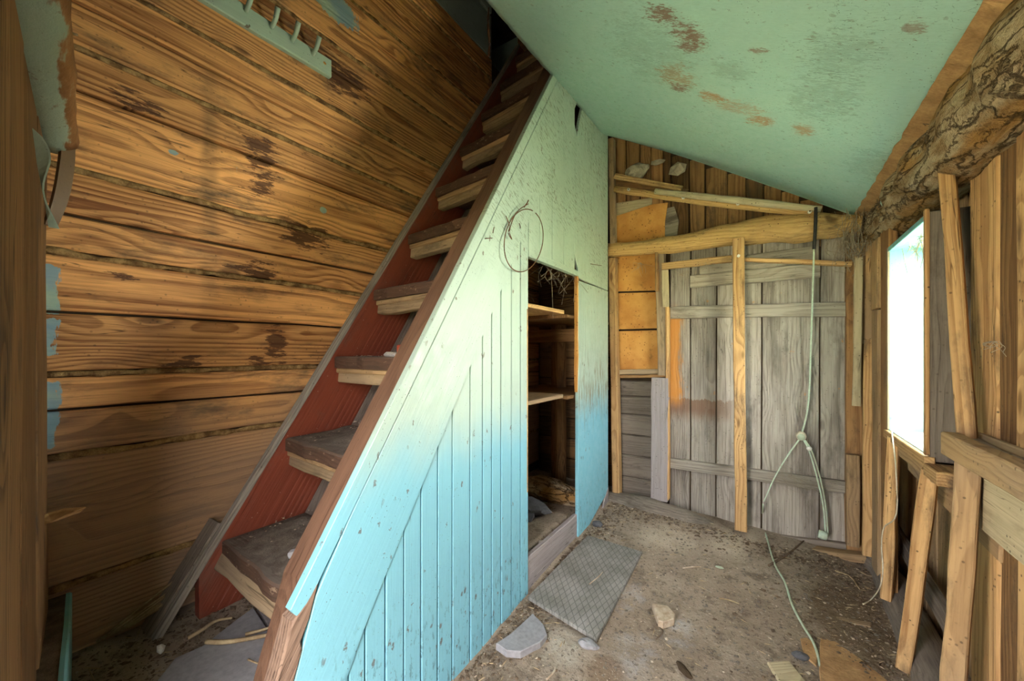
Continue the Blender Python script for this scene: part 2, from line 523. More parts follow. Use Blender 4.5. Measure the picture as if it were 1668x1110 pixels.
def simple(name, c1, c2, scale=8.0, rough=0.85, bump=0.4, bd=0.006, spec=0.2, det=5.0, metal=0.0):
    h = NT(name)
    f = h.noise(h.pos, scale, det, 0.62)
    fine = h.noise(h.pos, scale * 7, 4.0, 0.6)
    col = h.mix(h.ss(f, 0.3, 0.7), c1, c2)
    col = h.vmath('SCALE', col, scale=h.math('MULTIPLY_ADD', fine, 0.7, 0.65))
    return h.surf(col, rough, h.math('ADD', f, h.math('MULTIPLY', fine, 0.5)), bump, bd, spec, Metallic=metal)


def orange_mat():
    h = NT('orange_fibreboard')
    f = h.noise(h.pos, 6.0, 5.0, 0.62)
    col = h.mix(h.ss(f, 0.3, 0.7), (0.58, 0.30, 0.085), (0.42, 0.185, 0.045))
    sp = h.math('MULTIPLY', h.ss(h.voro(h.pos, 42.0), 0.12, 0.24, 1.0, 0.0), h.ss(h.noise(h.pos, 8.0, 3.0), 0.45, 0.58))
    col = h.mix(h.math('MULTIPLY', sp, 0.85), col, (0.09, 0.035, 0.015))
    st = h.ss(h.noise(h.pos, 13.0, 5.0, 0.7), 0.58, 0.70, 0.0, 0.6)
    col = h.mix(st, col, (0.17, 0.085, 0.03))
    return h.surf(col, 0.75, f, 0.3, 0.004, 0.25)


MAT['orange'] = orange_mat()
MAT['fibre'] = simple('torn_fibreboard', (0.44, 0.27, 0.13), (0.30, 0.17, 0.08), 14.0, 0.95, 0.8)
MAT['bark'] = None
MAT['stone'] = simple('dusty_stone', (0.34, 0.29, 0.22), (0.22, 0.18, 0.135), 16.0)
MAT['plaster'] = simple('plaster_lump', (0.50, 0.47, 0.42), (0.34, 0.31, 0.27), 22.0)
MAT['slab'] = simple('grey_tile', (0.27, 0.265, 0.285), (0.22, 0.21, 0.225), 9.0, 0.7, 0.25)
MAT['cable'] = simple('pale_green_cable', (0.50, 0.62, 0.50), (0.40, 0.48, 0.38), 40.0, 0.6)
MAT['cable_dusty'] = simple('dusty_cable', (0.34, 0.35, 0.26), (0.42, 0.52, 0.40), 7.0, 0.75)
MAT['cable_white'] = simple('pale_cable', (0.60, 0.54, 0.42), (0.46, 0.40, 0.30), 30.0, 0.6)
MAT['black'] = simple('black_cable', (0.018, 0.018, 0.018), (0.03, 0.03, 0.028), 30.0, 0.5)
MAT['rust'] = simple('rusty_wire', (0.15, 0.065, 0.03), (0.075, 0.035, 0.02), 60.0, 0.6)
MAT['ceramic'] = simple('white_ceramic', (0.72, 0.71, 0.66), (0.58, 0.56, 0.50), 40.0, 0.3, 0.1, spec=0.5)
MAT['caulk'] = simple('oakum_caulk', (0.46, 0.30, 0.13), (0.14, 0.075, 0.030), 30.0, 1.0, 1.0, 0.01)
MAT['straw'] = simple('dry_straw', (0.42, 0.33, 0.20), (0.26, 0.18, 0.10), 20.0, 0.9)
MAT['litter'] = simple('dark_litter', (0.15, 0.105, 0.07), (0.07, 0.05, 0.035), 30.0, 0.95)
MAT['dust'] = simple('grey_tread_dust', (0.185, 0.155, 0.13), (0.10, 0.082, 0.066), 22.0, 0.95, 0.8, 0.01)
MAT['chip'] = simple('pale_chip', (0.46, 0.38, 0.30), (0.30, 0.22, 0.15), 30.0, 0.9)
MAT['web'] = simple('dusty_cobweb', (0.34, 0.29, 0.22), (0.24, 0.20, 0.15), 30.0, 1.0)
MAT['cloth'] = simple('dark_rag', (0.10, 0.10, 0.11), (0.06, 0.06, 0.065), 12.0, 0.9)
MAT['redplastic'] = simple('faded_red_plastic', (0.36, 0.07, 0.035), (0.26, 0.05, 0.03), 30.0, 0.5)
MAT['soffit'] = MAT['greydark']
MAT['shell'] = simple('dark_backing', (0.055, 0.037, 0.022), (0.03, 0.02, 0.012), 4.0, 0.95)
MAT['grass'] = simple('dry_meadow', (0.44, 0.42, 0.25), (0.34, 0.33, 0.18), 1.2, 1.0)


def bark_mat():
    h = NT('rotten_log_bark')
    v = h.vmath('MULTIPLY', h.obj, (5.0, 16.0, 16.0))
    n1 = h.noise(v, 1.0, 6.0, 0.68, 0.6)
    n2 = h.noise(h.pos, 18.0, 6.0, 0.72, 1.5)
    n3 = h.noise(h.vmath('MULTIPLY', h.obj, (2.0, 6.0, 6.0)), 1.0, 4.0)
    cr = h.ss(h.voro(h.vmath('ADD', h.vmath('MULTIPLY', h.obj, (4.0, 22.0, 22.0)), h.vmath('SCALE', h.comb(n1, n2, n3), scale=1.6)), 1.0, 'DISTANCE_TO_EDGE'), 0.0, 0.07, 1.0, 0.0)
    col = h.mix(h.ss(n1, 0.35, 0.65), (0.50, 0.40, 0.27), (0.30, 0.185, 0.085))
    col = h.mix(h.ss(n3, 0.50, 0.62, 0, 0.85), col, (0.38, 0.205, 0.065))
    col = h.mix(h.ss(n2, 0.55, 0.72, 0, 0.75), col, (0.075, 0.050, 0.028))
    col = h.mix(h.ss(n1, 0.60, 0.70, 0, 0.8), col, (0.10, 0.062, 0.030))
    col = h.mix(h.math('MULTIPLY', cr, 0.8), col, (0.06, 0.036, 0.018))
    hg = h.math('SUBTRACT', h.math('ADD', h.math('MULTIPLY', n1, -2.0), n2), cr)
    return h.surf(col, 0.95, hg, 0.9, 0.025, 0.1)


MAT['bark'] = bark_mat()


def log_mint_mat():
    h = NT('log_with_mint_paint')
    n1 = h.noise(h.vmath('MULTIPLY', h.obj, (4, 12, 12)), 1.0, 5.0, 0.65)
    n2 = h.noise(h.pos, 38.0, 5.0, 0.7)
    wd = h.mix(h.ss(n1, 0.35, 0.65), (0.36, 0.185, 0.07), (0.17, 0.08, 0.03))
    o = h.sep(h.pos)
    # paint survives on the room-side underside, the crown is bare
    side = h.math('ADD', h.math('MULTIPLY', h.sep(h.n('ShaderNodeNewGeometry').outputs['True Normal'])[1], 0.55), n1)
    o_ = h.sep(h.obj)
    side = h.math('ADD', h.math('MULTIPLY', o_[1], 7.5), n1)
    m = h.ss(side, 0.70, 0.78, 1.0, 0.0)
    col = h.mix(m, wd, (0.30, 0.42, 0.35))
    col = h.mix(h.ss(n2, 0.60, 0.70, 0, 0.7), col, (0.14, 0.085, 0.045))
    return h.surf(col, 0.6, h.math('ADD', n1, n2), 0.5, 0.006, 0.3)


MAT['logmint'] = log_mint_mat()


def floor_mat():
    h = NT('trodden_earth')
    p = h.pos
    n1 = h.noise(p, 2.6, 5.0, 0.6)
    n2 = h.noise(p, 13.0, 6.0, 0.68)
    n3 = h.noise(p, 70.0, 4.0, 0.65)
    col = h.mix(h.ss(n1, 0.3, 0.7), (0.215, 0.165, 0.122), (0.30, 0.245, 0.192))
    col = h.mix(h.ss(n2, 0.50, 0.66, 0, 0.65), col, (0.10, 0.072, 0.050))

    def patch(px, py, rx, ry, c, amt, lo=0.70, hi=0.95, g=None):
        nonlocal col
        q = atZ(px, py, 0.0)
        qx, qy = atZ(px + rx, py, 0.0) - q, atZ(px, py + ry, 0.0) - q
        r = (abs(qx.x) + abs(qy.x) * 0.7, abs(qx.y) * 0.7 + abs(qy.y), 0.6)
        m = h.ell(q, r)
        m = h.math('ADD', h.math('MULTIPLY', m, 0.40), h.math('MULTIPLY_ADD', n2, 0.55, h.math('MULTIPLY_ADD', n1, 0.35, h.math('MULTIPLY', n3, 0.25))))
        col = h.mix(h.ss(m, lo, hi, 0, amt), col, c)
    patch(1090, 885, 100, 60, (0.46, 0.385, 0.305), 0.8, 0.80, 1.05)
    patch(1195, 885, 90, 60, (0.46, 0.385, 0.305), 0.8, 0.80, 1.05)
    patch(1015, 975, 75, 60, (0.46, 0.45, 0.455), 0.75, 0.86, 1.12)
    patch(1110, 1030, 80, 55, (0.46, 0.45, 0.45), 0.7, 0.86, 1.12)
    patch(1030, 1060, 100, 80, (0.40, 0.39, 0.395), 0.7, 0.84, 1.10)
    patch(915, 1045, 75, 55, (0.40, 0.365, 0.31), 0.75, 0.82, 1.05)
    patch(1390, 1010, 110, 90, (0.135, 0.090, 0.050), 0.75, 0.66, 0.90)
    patch(820, 1100, 80, 60, (0.15, 0.115, 0.085), 0.7)
    patch(985, 1090, 45, 60, (0.17, 0.115, 0.075), 0.8)
    col = h.mix(h.ss(n3, 0.56, 0.68, 0, 0.75), col, (0.070, 0.050, 0.036))
    col = h.mix(h.ss(n3, 0.40, 0.30, 0, 0.6), col, (0.42, 0.37, 0.31))
    hg = h.math('ADD', h.math('MULTIPLY', n2, 1.0), h.math('MULTIPLY', n3, 0.5))
    return h.surf(col, 0.95, hg, 0.8, 0.014, 0.15)


MAT['floor'] = floor_mat()


def mat_mat():
    h = NT('ribbed_rubber_mat')
    o = h.sep(h.obj)
    lines = None
    for ang, per in ((0.0, 0.026), (radians(52), 0.030)):
        d = h.math('ADD', h.math('MULTIPLY', o[0], cos(ang + 1.35)), h.math('MULTIPLY', o[1], sin(ang + 1.35)))
        f = h.math('ABSOLUTE', h.math('SUBTRACT', h.math('FRACT', h.math('DIVIDE', d, per)), 0.5))
        l = h.ss(f, 0.025, 0.075, 1.0, 0.0)
        lines = l if lines is None else h.math('MAXIMUM', lines, l)
    n = h.noise(h.pos, 8.0, 5.0, 0.6)
    col = h.mix(h.ss(n, 0.3, 0.75), (0.15, 0.145, 0.13), (0.255, 0.245, 0.235))
    n2 = h.noise(h.pos, 60.0, 3.0)
    col = h.mix(h.ss(n2, 0.55, 0.75, 0, 0.35), col, (0.31, 0.28, 0.24))
    col = h.mix(h.math('MULTIPLY', lines, 0.55), col, (0.045, 0.042, 0.037))
    return h.surf(col, 0.8, h.math('SUBTRACT', h.math('MULTIPLY', n2, 0.4), lines), 0.5, 0.004, 0.25)


MAT['rubber'] = mat_mat()


def glass_mat():
    h = NT('dusty_glass')
    g = h.n('ShaderNodeBsdfGlass', Roughness=0.0, IOR=1.45, Color=(0.97, 1, 0.99))
    t = h.n('ShaderNodeBsdfTransparent', Color=(0.95, 0.98, 0.97))
    d = h.n('ShaderNodeBsdfTranslucent', Color=(0.6, 0.6, 0.56))
    m = h.n('ShaderNodeMixShader')
    h.set(m, 0, 0.06)
    h.t.links.new(t.outputs[0], m.inputs[1])
    h.t.links.new(g.outputs[0], m.inputs[2])
    m2 = h.n('ShaderNodeMixShader')
    h.set(m2, 0, h.ss(h.noise(h.pos, 8.0, 4.0), 0.3, 0.8, 0.02, 0.15))
    h.t.links.new(m.outputs[0], m2.inputs[1])
    h.t.links.new(d.outputs[0], m2.inputs[2])
    h.t.links.new(m2.outputs[0], h.out.inputs[0])
    return h.m


MAT['glass'] = glass_mat()

# ------------------------------------------------------------------ object helpers
W = {}


def link(o, M=None, parent=None):
    COL.objects.link(o)
    M = M if M is not None else Matrix.Identity(4)
    if parent is not None:
        o.parent = parent
        o.matrix_parent_inverse = W[parent.name].inverted()
    o.matrix_basis = M
    W[o.name] = M
    return o


def tag(o, label=None, cat=None, group=None, kind=None):
    for k, v in (('label', label), ('category', cat), ('group', group), ('kind', kind)):
        if v:
            o[k] = v
    return o


def empty(name, loc, label, cat, group=None, kind=None):
    o = bpy.data.objects.new(name, None)
    o.empty_display_size = 0.1
    link(o, Matrix.Translation(Vector(loc)))
    return tag(o, label, cat, group, kind)


def mesh_obj(name, verts, faces, mat, M=None, parent=None, smooth=False, mats=None, fmat=None):
    me = bpy.data.meshes.new(name)
    me.from_pydata([tuple(v) for v in verts], [], faces)
    me.materials.append(MAT[mat] if isinstance(mat, str) else mat)
    if smooth:
        me.polygons.foreach_set('use_smooth', [True] * len(me.polygons))
    me.update()
    return link(bpy.data.objects.new(name, me), M, parent)


def frame(o, x, n):
    x = Vector(x).normalized()
    n = Vector(n)
    n = (n - x * n.dot(x)).normalized()
    y = n.cross(x)
    M = Matrix((x, y, n)).transposed().to_4x4()
    M.translation = Vector(o)
    return M


def plank(name, a, b, w, t, n, mat, parent=None, segs=4, jit=0.003, bev=0.004, seed=None, taper=1.0, bow=0.0, skew=(0, 0)):
    """board whose FRONT face centre line runs a -> b; thickness goes away from n"""
    a, b = Vector(a), Vector(b)
    M = frame((a + b) / 2, b - a, n)
    L = (b - a).length
    r = random.Random(seed if seed is not None else hash((round(a.x, 3), round(a.y, 3), round(b.z, 3))) & 0xffff)
    sec = [(-.5, -1, 0, 1), (-.5, 0, 0, -1), (-.5, 0, 1, 0), (.5, 0, -1, 0), (.5, 0, 0, -1), (.5, -1, 0, 1)]
    V, Fc = [], []
    for i in range(segs + 1):
        s = i / segs
        ww = w * (1 + (taper - 1) * s)
        j1, j2, j3 = (r.uniform(-jit, jit) for _ in range(3))
        bo = bow * sin(pi * s)
        for (yy, zz, by, bz) in sec:
            sk = (skew[0] if i == 0 else skew[1] if i == segs else 0) * (yy * 2)
            x = (s - .5) * L + sk
            y = yy * ww + (j1 if yy < 0 else j2) + by * bev + bo
            z = zz * t + bz * bev * (1 if zz == 0 else 0) + j3 * 0.5
            V.append((x, y, z))
    k = len(sec)
    for i in range(segs):
        for j in range(k):
            p, q = i * k + j, i * k + (j + 1) % k
            Fc.append((p, p + k, q + k, q))
    Fc.append(tuple(range(k)))
    Fc.append(tuple(reversed(range(segs * k, segs * k + k))))
    return mesh_obj(name, V, Fc, mat, M, parent)


def prism(name, pts, n, t, mat, parent=None, grain=None, bev=0.003):
    """flat polygon (world points, in order) as front face with normal n, thickness t behind, bevelled front rim"""
    pts = [Vector(p) for p in pts]
    c = sum(pts, Vector()) / len(pts)
    g = grain if grain is not None else pts[1] - pts[0]
    M = frame(c, g, n)
    Mi = M.inverted()
    P = [Mi @ p for p in pts]
    area = sum(P[i].x * P[(i + 1) % len(P)].y - P[(i + 1) % len(P)].x * P[i].y for i in range(len(P)))
    if area < 0:
        P.reverse()
    k = len(P)
    ins = []
    for i in range(k):
        e1 = P[i] - P[i - 1]
        e2 = P[(i + 1) % k] - P[i]
        n1 = Vector((-e1.y, e1.x, 0)).normalized()
        n2 = Vector((-e2.y, e2.x, 0)).normalized()
        m = (n1 + n2)
        m = m / max(0.5, m.length_squared / 2) if m.length > 1e-5 else n1
        ins.append(P[i] + m * bev)
    V = [(p.x, p.y, p.z) for p in ins] + [(p.x, p.y, p.z - bev) for p in P] + [(p.x, p.y, p.z - t) for p in P]
    Fc = [tuple(range(k)), tuple(reversed(range(2 * k, 3 * k)))]
    for r in range(2):
        for i in range(k):
            j = (i + 1) % k
            Fc.append((r * k + j, r * k + i, (r + 1) * k + i, (r + 1) * k + j))
    return mesh_obj(name, V, Fc, mat, M, parent)


def boxm(name, lo, hi, mat, parent=None, grain=(1, 0, 0), bev=0.0):
    lo, hi = Vector(lo), Vector(hi)
    c = (lo + hi) / 2
    h = (hi - lo) / 2
    g = Vector(grain)
    n = Vector((0, 0, 1)) if abs(g.z) < .5 else Vector((1, 0, 0))
    M = frame(c, g, n)
    R = M.to_3x3().transposed()
    V = []
    for sx in (-1, 1):
        for sy in (-1, 1):
            for sz in (-1, 1):
                V.append(R @ Vector((sx * h.x, sy * h.y, sz * h.z)))
    Fc = [(0, 1, 3, 2), (4, 6, 7, 5), (0, 4, 5, 1), (2, 3, 7, 6), (0, 2, 6, 4), (1, 5, 7, 3)]
    o = mesh_obj(name, V, Fc, mat, M, parent)
    if bev > 0:
        md = o.modifiers.new('bevel', 'BEVEL')
        md.width = bev
        md.segments = 1
    return o


def catmull(pts, n):
    pts = [Vector(p) for p in pts]
    q = [pts[0] * 2 - pts[1]] + pts + [pts[-1] * 2 - pts[-2]]
    out = []
    for i in range(1, len(q) - 2):
        for k in range(n):
            t = k / n
            p0, p1, p2, p3 = q[i - 1], q[i], q[i + 1], q[i + 2]
            out.append(0.5 * ((2 * p1) + (p2 - p0) * t + (2 * p0 - 5 * p1 + 4 * p2 - p3) * t * t + (3 * p1 - p0 - 3 * p2 + p3) * t ** 3))
    out.append(pts[-1])
    return out


def tube_data(path, rad, k=8, rough=0.0, nsc=8.0, ref=None, squash=1.0):
    V, Fc = [], []
    n = len(path)
    rf = ref or Vector((0, 0, 1))
    for i, p in enumerate(path):
        d = (path[min(i + 1, n - 1)] - path[max(i - 1, 0)]).normalized()
        a = d.cross(rf)
        if a.length < 1e-3:
            a = d.cross(Vector((1, 0, 0)))
        a.normalize()
        b = a.cross(d)
        rr = rad[i] if isinstance(rad, (list, tuple)) else rad
        for j in range(k):
            an = 2 * pi * j / k
            v = a * cos(an) + b * sin(an) * squash
            q = p + v * rr
            if rough:
                q = p + v * rr * (1 + rough * mnoise.noise(q * nsc) + rough * .5 * mnoise.noise(q * nsc * 3.1))
            V.append(q)
    for i in range(n - 1):
        for j in range(k):
            p, q = i * k + j, i * k + (j + 1) % k
            Fc.append((p, q, q + k, p + k))
    Fc.append(tuple(reversed(range(k))))
    Fc.append(tuple(range((n - 1) * k, n * k)))
    return V, Fc


def tube(name, pts, rad, mat, parent=None, k=6, n=6, rough=0.0, nsc=8.0, smooth=True, straight=False, squash=1.0):
    path = [Vector(p) for p in pts] if straight else catmull(pts, n)
    if isinstance(rad, (list, tuple)):
        m = len(path)
        rr = []
        for i in range(m):
            s = i / (m - 1) * (len(rad) - 1)
            j = min(int(s), len(rad) - 2)
            rr.append(rad[j] + (rad[j + 1] - rad[j]) * (s - j))
        rad = rr
    V, Fc = tube_data(path, rad, k, rough, nsc, squash=squash)
    c = (path[0] + path[-1]) / 2
    d = path[-1] - path[0]
    if d.length < 1e-3:
        d = Vector((1, 0, 0))
    M = frame(c, d, Vector((0, 0, 1)) if abs(d.normalized().z) < .9 else Vector((1, 0, 0)))
    Mi = M.inverted()
    return mesh_obj(name, [Mi @ v for v in V], Fc, mat, M, parent, smooth)


def rock(name, loc, size, mat, seed, parent=None, sub=2, rough=0.35, rotz=0.0):
    bm = bmesh.new()
    bmesh.ops.create_icosphere(bm, subdivisions=sub, radius=1.0)
    for v in bm.verts:
        q = v.co * 1.2 + Vector((seed * 3.1, seed, 0))
        v.co *= 1 + rough * mnoise.noise(q) + rough * .5 * mnoise.noise(q * 2.7)
        v.co.x *= size[0]
        v.co.y *= size[1]
        v.co.z *= size[2]
    me = bpy.data.meshes.new(name)
    bm.to_mesh(me)
    bm.free()
    me.materials.append(MAT[mat])
    return link(bpy.data.objects.new(name, me), Matrix.Translation(Vector(loc)) @ Matrix.Rotation(rotz, 4, 'Z'), parent)


def ground(x, y):
    left = -0.145 + 0.08 * y
    right = -0.06 + 0.027 * y
    t = max(0, min(1, (x + 1.0) / 1.45))
    z = left * (1 - t) + right * t
    z += 0.014 * mnoise.noise(Vector((x * 2.3, y * 2.3, 0))) + 0.006 * mnoise.noise(Vector((x * 8, y * 8, 5))) + 0.003 * mnoise.noise(Vector((x * 25, y * 25, 9)))
    s = sstep(-1.03, -1.09, x) if x < -1.03 else 0.0
    if s > 0:
        zc = 0.295 + (0.15 - 0.295) * sstep(0.85, 1.5, y)
        zc += 0.010 * mnoise.noise(Vector((x * 9, y * 9, 1))) + 0.02 * sstep(-1.5, -1.7, x)
        z = z * (1 - s) + zc * s
    return z


def on_ground(px, py, dz=0.0):
    r = ray(px, py)
    lo, hi = 0.2, 6.0
    for _ in range(40):
        m = (lo + hi) / 2
        q = r * m
        if q.z + H > ground(q.x, q.y) + dz:
            lo = m
        else:
            hi = m
    return r * lo + Vector((0, 0, H))


# ================================================================== SETTING
# ---- floor
nx, ny = 118, 190
x0, x1, y0, y1 = -2.3, 0.66, -0.6, 3.12
V, Fc = [], []
for j in range(ny + 1):
    for i in range(nx + 1):
        x, y = x0 + (x1 - x0) * i / nx, y0 + (y1 - y0) * j / ny
        V.append((x, y, ground(x, y)))
for j in range(ny):
    for i in range(nx):
        a = j * (nx + 1) + i
        Fc.append((a, a + 1, a + nx + 2, a + nx + 1))
fl = mesh_obj('floor', V, Fc, 'floor', smooth=True)
tag(fl, 'bare trodden earth floor with pale lime patches and litter', 'floor', kind='structure')

# outdoor ground
gd = mesh_obj('ground', [(-30, -30, -0.16), (40, -30, -0.16), (40, 30, -0.16), (-30, 30, -0.16)], [(0, 1, 2, 3)], 'grass')
tag(gd, 'dry meadow outside the shed', 'ground', kind='structure')

# ---- left wall
wl = boxm('wall_left', (XL - 0.16, 0.0, -0.1), (XL - 0.030, 3.2, 3.36), 'shell', grain=(0, 1, 0))
tag(wl, 'left wall of wide warm brown planks behind the stairs', 'wall', kind='structure')
SEAM = [(0.24, 0), (0.52, 1), (0.897, 1), (1.034, 0), (1.137, 1), (1.316, 0), (1.49, 1), (1.606, 0), (1.743, 1), (1.978, 0), (2.103, 1),
        (2.235, 0), (2.347, 1), (2.52, 0), (2.65, 1), (2.80, 0), (2.93, 1), (3.08, 0), (3.21, 1), (3.36, 0)]


def seam_z(i, y):
    z = SEAM[i][0]
    return z + 0.011 * mnoise.noise(Vector((y * 1.1, i * 5.7, 0))) + 0.004 * mnoise.noise(Vector((y * 5, i * 3.7, 2)))


for i in range(len(SEAM) - 1):
    ya, yb = 0.19, (3.04 if SEAM[i + 1][0] < 2.75 else 2.33)
    g0 = 0.009 if SEAM[i][1] else 0.0035
    g1 = 0.009 if SEAM[i + 1][1] else 0.0035
    ys = [ya + (yb - ya) * k / 12 for k in range(13)]
    dx = RND.uniform(-0.004, 0.004)
    pts = [(XL + dx, y, seam_z(i, y) + g0 + RND.uniform(0, .002)) for y in ys] + [(XL + dx, y, seam_z(i + 1, y) - g1 - RND.uniform(0, .002)) for y in reversed(ys)]
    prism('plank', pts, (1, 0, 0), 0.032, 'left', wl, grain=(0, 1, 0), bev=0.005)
    if SEAM[i][1]:
        path = [Vector((XL - 0.007, y, seam_z(i, y))) for y in [ya + (yb - ya) * k / 70 for k in range(71)]]
        tube('caulking', path, 0.0095, 'caulk', wl, k=6, rough=0.9, nsc=55, straight=True)
# painted boarding above the wall head
plank('board', (XL - 0.004, 0.1, 3.52), (XL - 0.004, 2.33, 3.52), 0.31, 0.02, (1, 0, 0), 'attic_mint', wl)
plank('board', (XL - 0.004, 0.1, 3.85), (XL - 0.004, 2.33, 3.85), 0.31, 0.02, (1, 0, 0), 'attic_mint', wl)

# ---- back wall
wb = boxm('wall_back', (-2.6, YF + 0.03, -0.15), (0.75, YF + 0.14, 4.2), 'shell')
tag(wb, 'back wall of mixed boards around an old plank door', 'wall', kind='structure')
NB = (0, -1, 0)
# dark boards above the log beam
xs = [(996, 1019), (1020, 1041), (1043, 1060), (1061, 1080), (1081, 1092), (1094, 1122), (1124, 1148), (1150, 1184), (1186, 1214), (1216, 1242),
      (1244, 1272), (1274, 1302), (1304, 1340), (1342, 1398)]
for (pa, pb) in xs:
    xa, xb = xY(pa, YF), xY(pb, YF)
    zt = ceil_z(min(xb, 0.42), YF) + 0.05
    zb = atY(pa, 400, YF).z - 0.02
    plank('board', ((xa + xb) / 2, YF, zb), ((xa + xb) / 2, YF + RND.uniform(-.006, .006), zt), xb - xa, 0.02, NB,
          RND.choice(['brownboard', 'darkboard', 'brownboard']), wb, segs=2)
# orange sheet above the beam
p = [atY(1004, 352, 3.02), atY(1062, 333, 3.02), atY(1088, 330, 3.02), atY(1083, 362, 3.02), atY(1083, 394, 3.02), atY(1004, 400, 3.02)]
prism('sheet', p, NB, 0.008, 'orange', wb, bev=0.001)
p = [atY(1003, 331, 3.028), atY(1062, 322, 3.028), atY(1062, 334, 3.028), atY(1004, 353, 3.028)]
prism('sheet', p, NB, 0.006, 'pale', wb, bev=0.001)
p = [atY(1084, 340, 3.026), atY(1098, 336, 3.026), atY(1106, 360, 3.026), atY(1102, 392, 3.026), atY(1082, 394, 3.026)]
prism('torn_sheet', p, NB, 0.004, 'greydark', wb, bev=0.001)
# orange boards between panel and door post
rows = [(405, 474), (476, 536), (538, 606)]
for (ya, yb) in rows:
    p = [atY(1002, ya + 2, 3.03), atY(1074, ya, 3.03), atY(1074, yb - 1, 3.03), atY(1002, yb + 1, 3.03)]
    prism('sheet', p, NB, 0.012, 'orange', wb, bev=0.0015)
# dark horizontal logs below
zl = [0.06, 0.23, 0.40, 0.56, 0.72, 0.86, 0.98]
for i in range(len(zl) - 1):
    z = (zl[i] + zl[i + 1]) / 2
    plank('plank', (-1.16, YF + 0.005, z), (-0.74, YF + 0.005, z + .004), zl[i + 1] - zl[i] - .004, 0.03, NB, 'greydark', wb, segs=3, bev=.008)
# rails and posts left of the door
plank('rail', atY(1008, 607, 2.985), atY(1086, 605, 2.985), 0.038, 0.05, NB, 'cleat', wb)
plank('rail', atY(1008, 614, 2.99), atY(1086, 613, 2.99), 0.022, 0.05, NB, 'brownboard', wb)
plank('post', atY(1079, 612, 2.97), atY(1074, 408, 2.97), 0.065, 0.07, NB, 'cleat', wb, segs=6, jit=.006)
plank('post', atY(1073, 816, 2.955), atY(1074, 616, 2.955), 0.118, 0.05, NB, 'violet', wb, segs=6, jit=.004)
plank('batten', atY(1070, 474, 2.945), atY(1069, 409, 2.945), 0.024, 0.03, NB, 'brownboard', wb, segs=2)
plank('batten', atY(1084, 500, 2.95), atY(1083, 440, 2.95), 0.042, 0.02, NB, 'pale', wb, segs=2)
plank('post', atY(1087, 815, 2.965), atY(1086, 500, 2.965), 0.022, 0.055, NB, 'tan', wb, segs=4)
# stud against the painted partition
plank('stud', atY(1003, 812, 2.93), atY(996, 420, 2.93), 0.052, 0.07, NB, 'tan', wb)
plank('stud', atY(997, 398, 2.93), atY(994, 225, 2.93), 0.040, 0.06, NB, 'tan_dusty', wb)
# battens across above the door
plank('batten', atY(1078, 434, 2.93), atY(1192, 421, 2.93), 0.046, 0.025, NB, 'tan', wb)
plank('batten', atY(1208, 422, 2.93), atY(1388, 430, 2.93), 0.024, 0.035, NB, 'tan', wb)
# right corner posts
plank('post', atY(1392, 905, 2.99), atY(1392, 385, 2.99), 0.075, 0.05, NB, 'brownboard', wb, segs=6)
plank('lath', atY(1395, 662, 2.90), atY(1400, 420, 2.90), 0.038, 0.018, NB, 'pale', wb, segs=5)
plank('block', atY(1391, 892, 2.93), atY(1390, 742, 2.93), 0.056, 0.045, NB, 'tan_dusty', wb, segs=3)
plank('lath', atY(1413, 907, 2.84), atY(1416, 553, 2.84), 0.040, 0.03, NB, 'tan', wb, segs=5)
plank('board', atY(1408, 560, 2.96), atY(1410, 395, 2.96), 0.10, 0.02, NB, 'tan_dusty', wb, segs=3)
# sill planks bottom right
plank('sill_plank', atY(1262, 892, 2.98), atY(1412, 914, 2.90), 0.045, 0.06, NB, 'tan_dusty', wb)
plank('sill_plank', atY(1225, 872, 3.03), atY(1385, 896, 3.00), 0.05, 0.05, NB, 'greydark', wb)
# log beam
bp = [atY(x, y, 2.965) for x, y in ((980, 409), (1020, 406), (1100, 398), (1180, 384), (1240, 375), (1290, 372), (1345, 370), (1402, 366))]
tube('log_beam', bp, [.050, .052, .060, .074, .084, .088, .076, .062], 'log', wb, k=12, n=8, rough=0.20, nsc=6)
# sill log on the ground
tube('sill_log', [(-1.10, 2.93, 0.045), (-0.85, 2.93, 0.060), (-0.55, 2.92, 0.035), (-0.28, 2.93, -0.02), (0.0, 2.96, -0.05)], [.085, .09, .095, .075, .05], 'greydark',
     wb, k=14, n=6, rough=.2, nsc=6)

# plank door
dr = boxm('door_1', (xY(1090, YF), YF + 0.004, 0.02), (xY(1384, YF), YF + 0.02, 1.88), 'shell')
tag(dr, 'weathered grey plank door with ledges and flaking orange paint', 'door', kind='structure')
dpx = [(1090, 1124), (1124.5, 1166), (1166.5, 1200), (1200.5, 1240), (1240.5, 1334), (1334.5, 1384)]
for k, (pa, pb) in enumerate(dpx):
    xa, xb = xY(pa, YF) + .003, xY(pb, YF) - .003
    plank('plank', ((xa + xb) / 2, YF - .004 + RND.uniform(-.003, .003), -0.03), ((xa + xb) / 2 + .004, YF - .004 + RND.uniform(-.003, .003), 1.93), xb - xa, 0.022, NB, 'door', dr, segs=6,
          jit=.002, bev=.003)
plank('ledge', atY(1091, 755, 3.012), atY(1381, 796, 3.012), 0.072, 0.03, NB, 'grey', dr, segs=5)
plank('ledge', atY(1092, 509, 3.012), atY(1382, 504, 3.012), 0.085, 0.03, NB, 'grey', dr, segs=5)
plank('ledge', atY(1124, 459, 3.005), atY(1336, 440, 3.005), 0.085, 0.03, NB, 'grey', dr, segs=5)
plank('ledge', atY(1140, 438, 3.018), atY(1328, 414, 3.018), 0.10, 0.025, NB, 'grey', dr, segs=5)

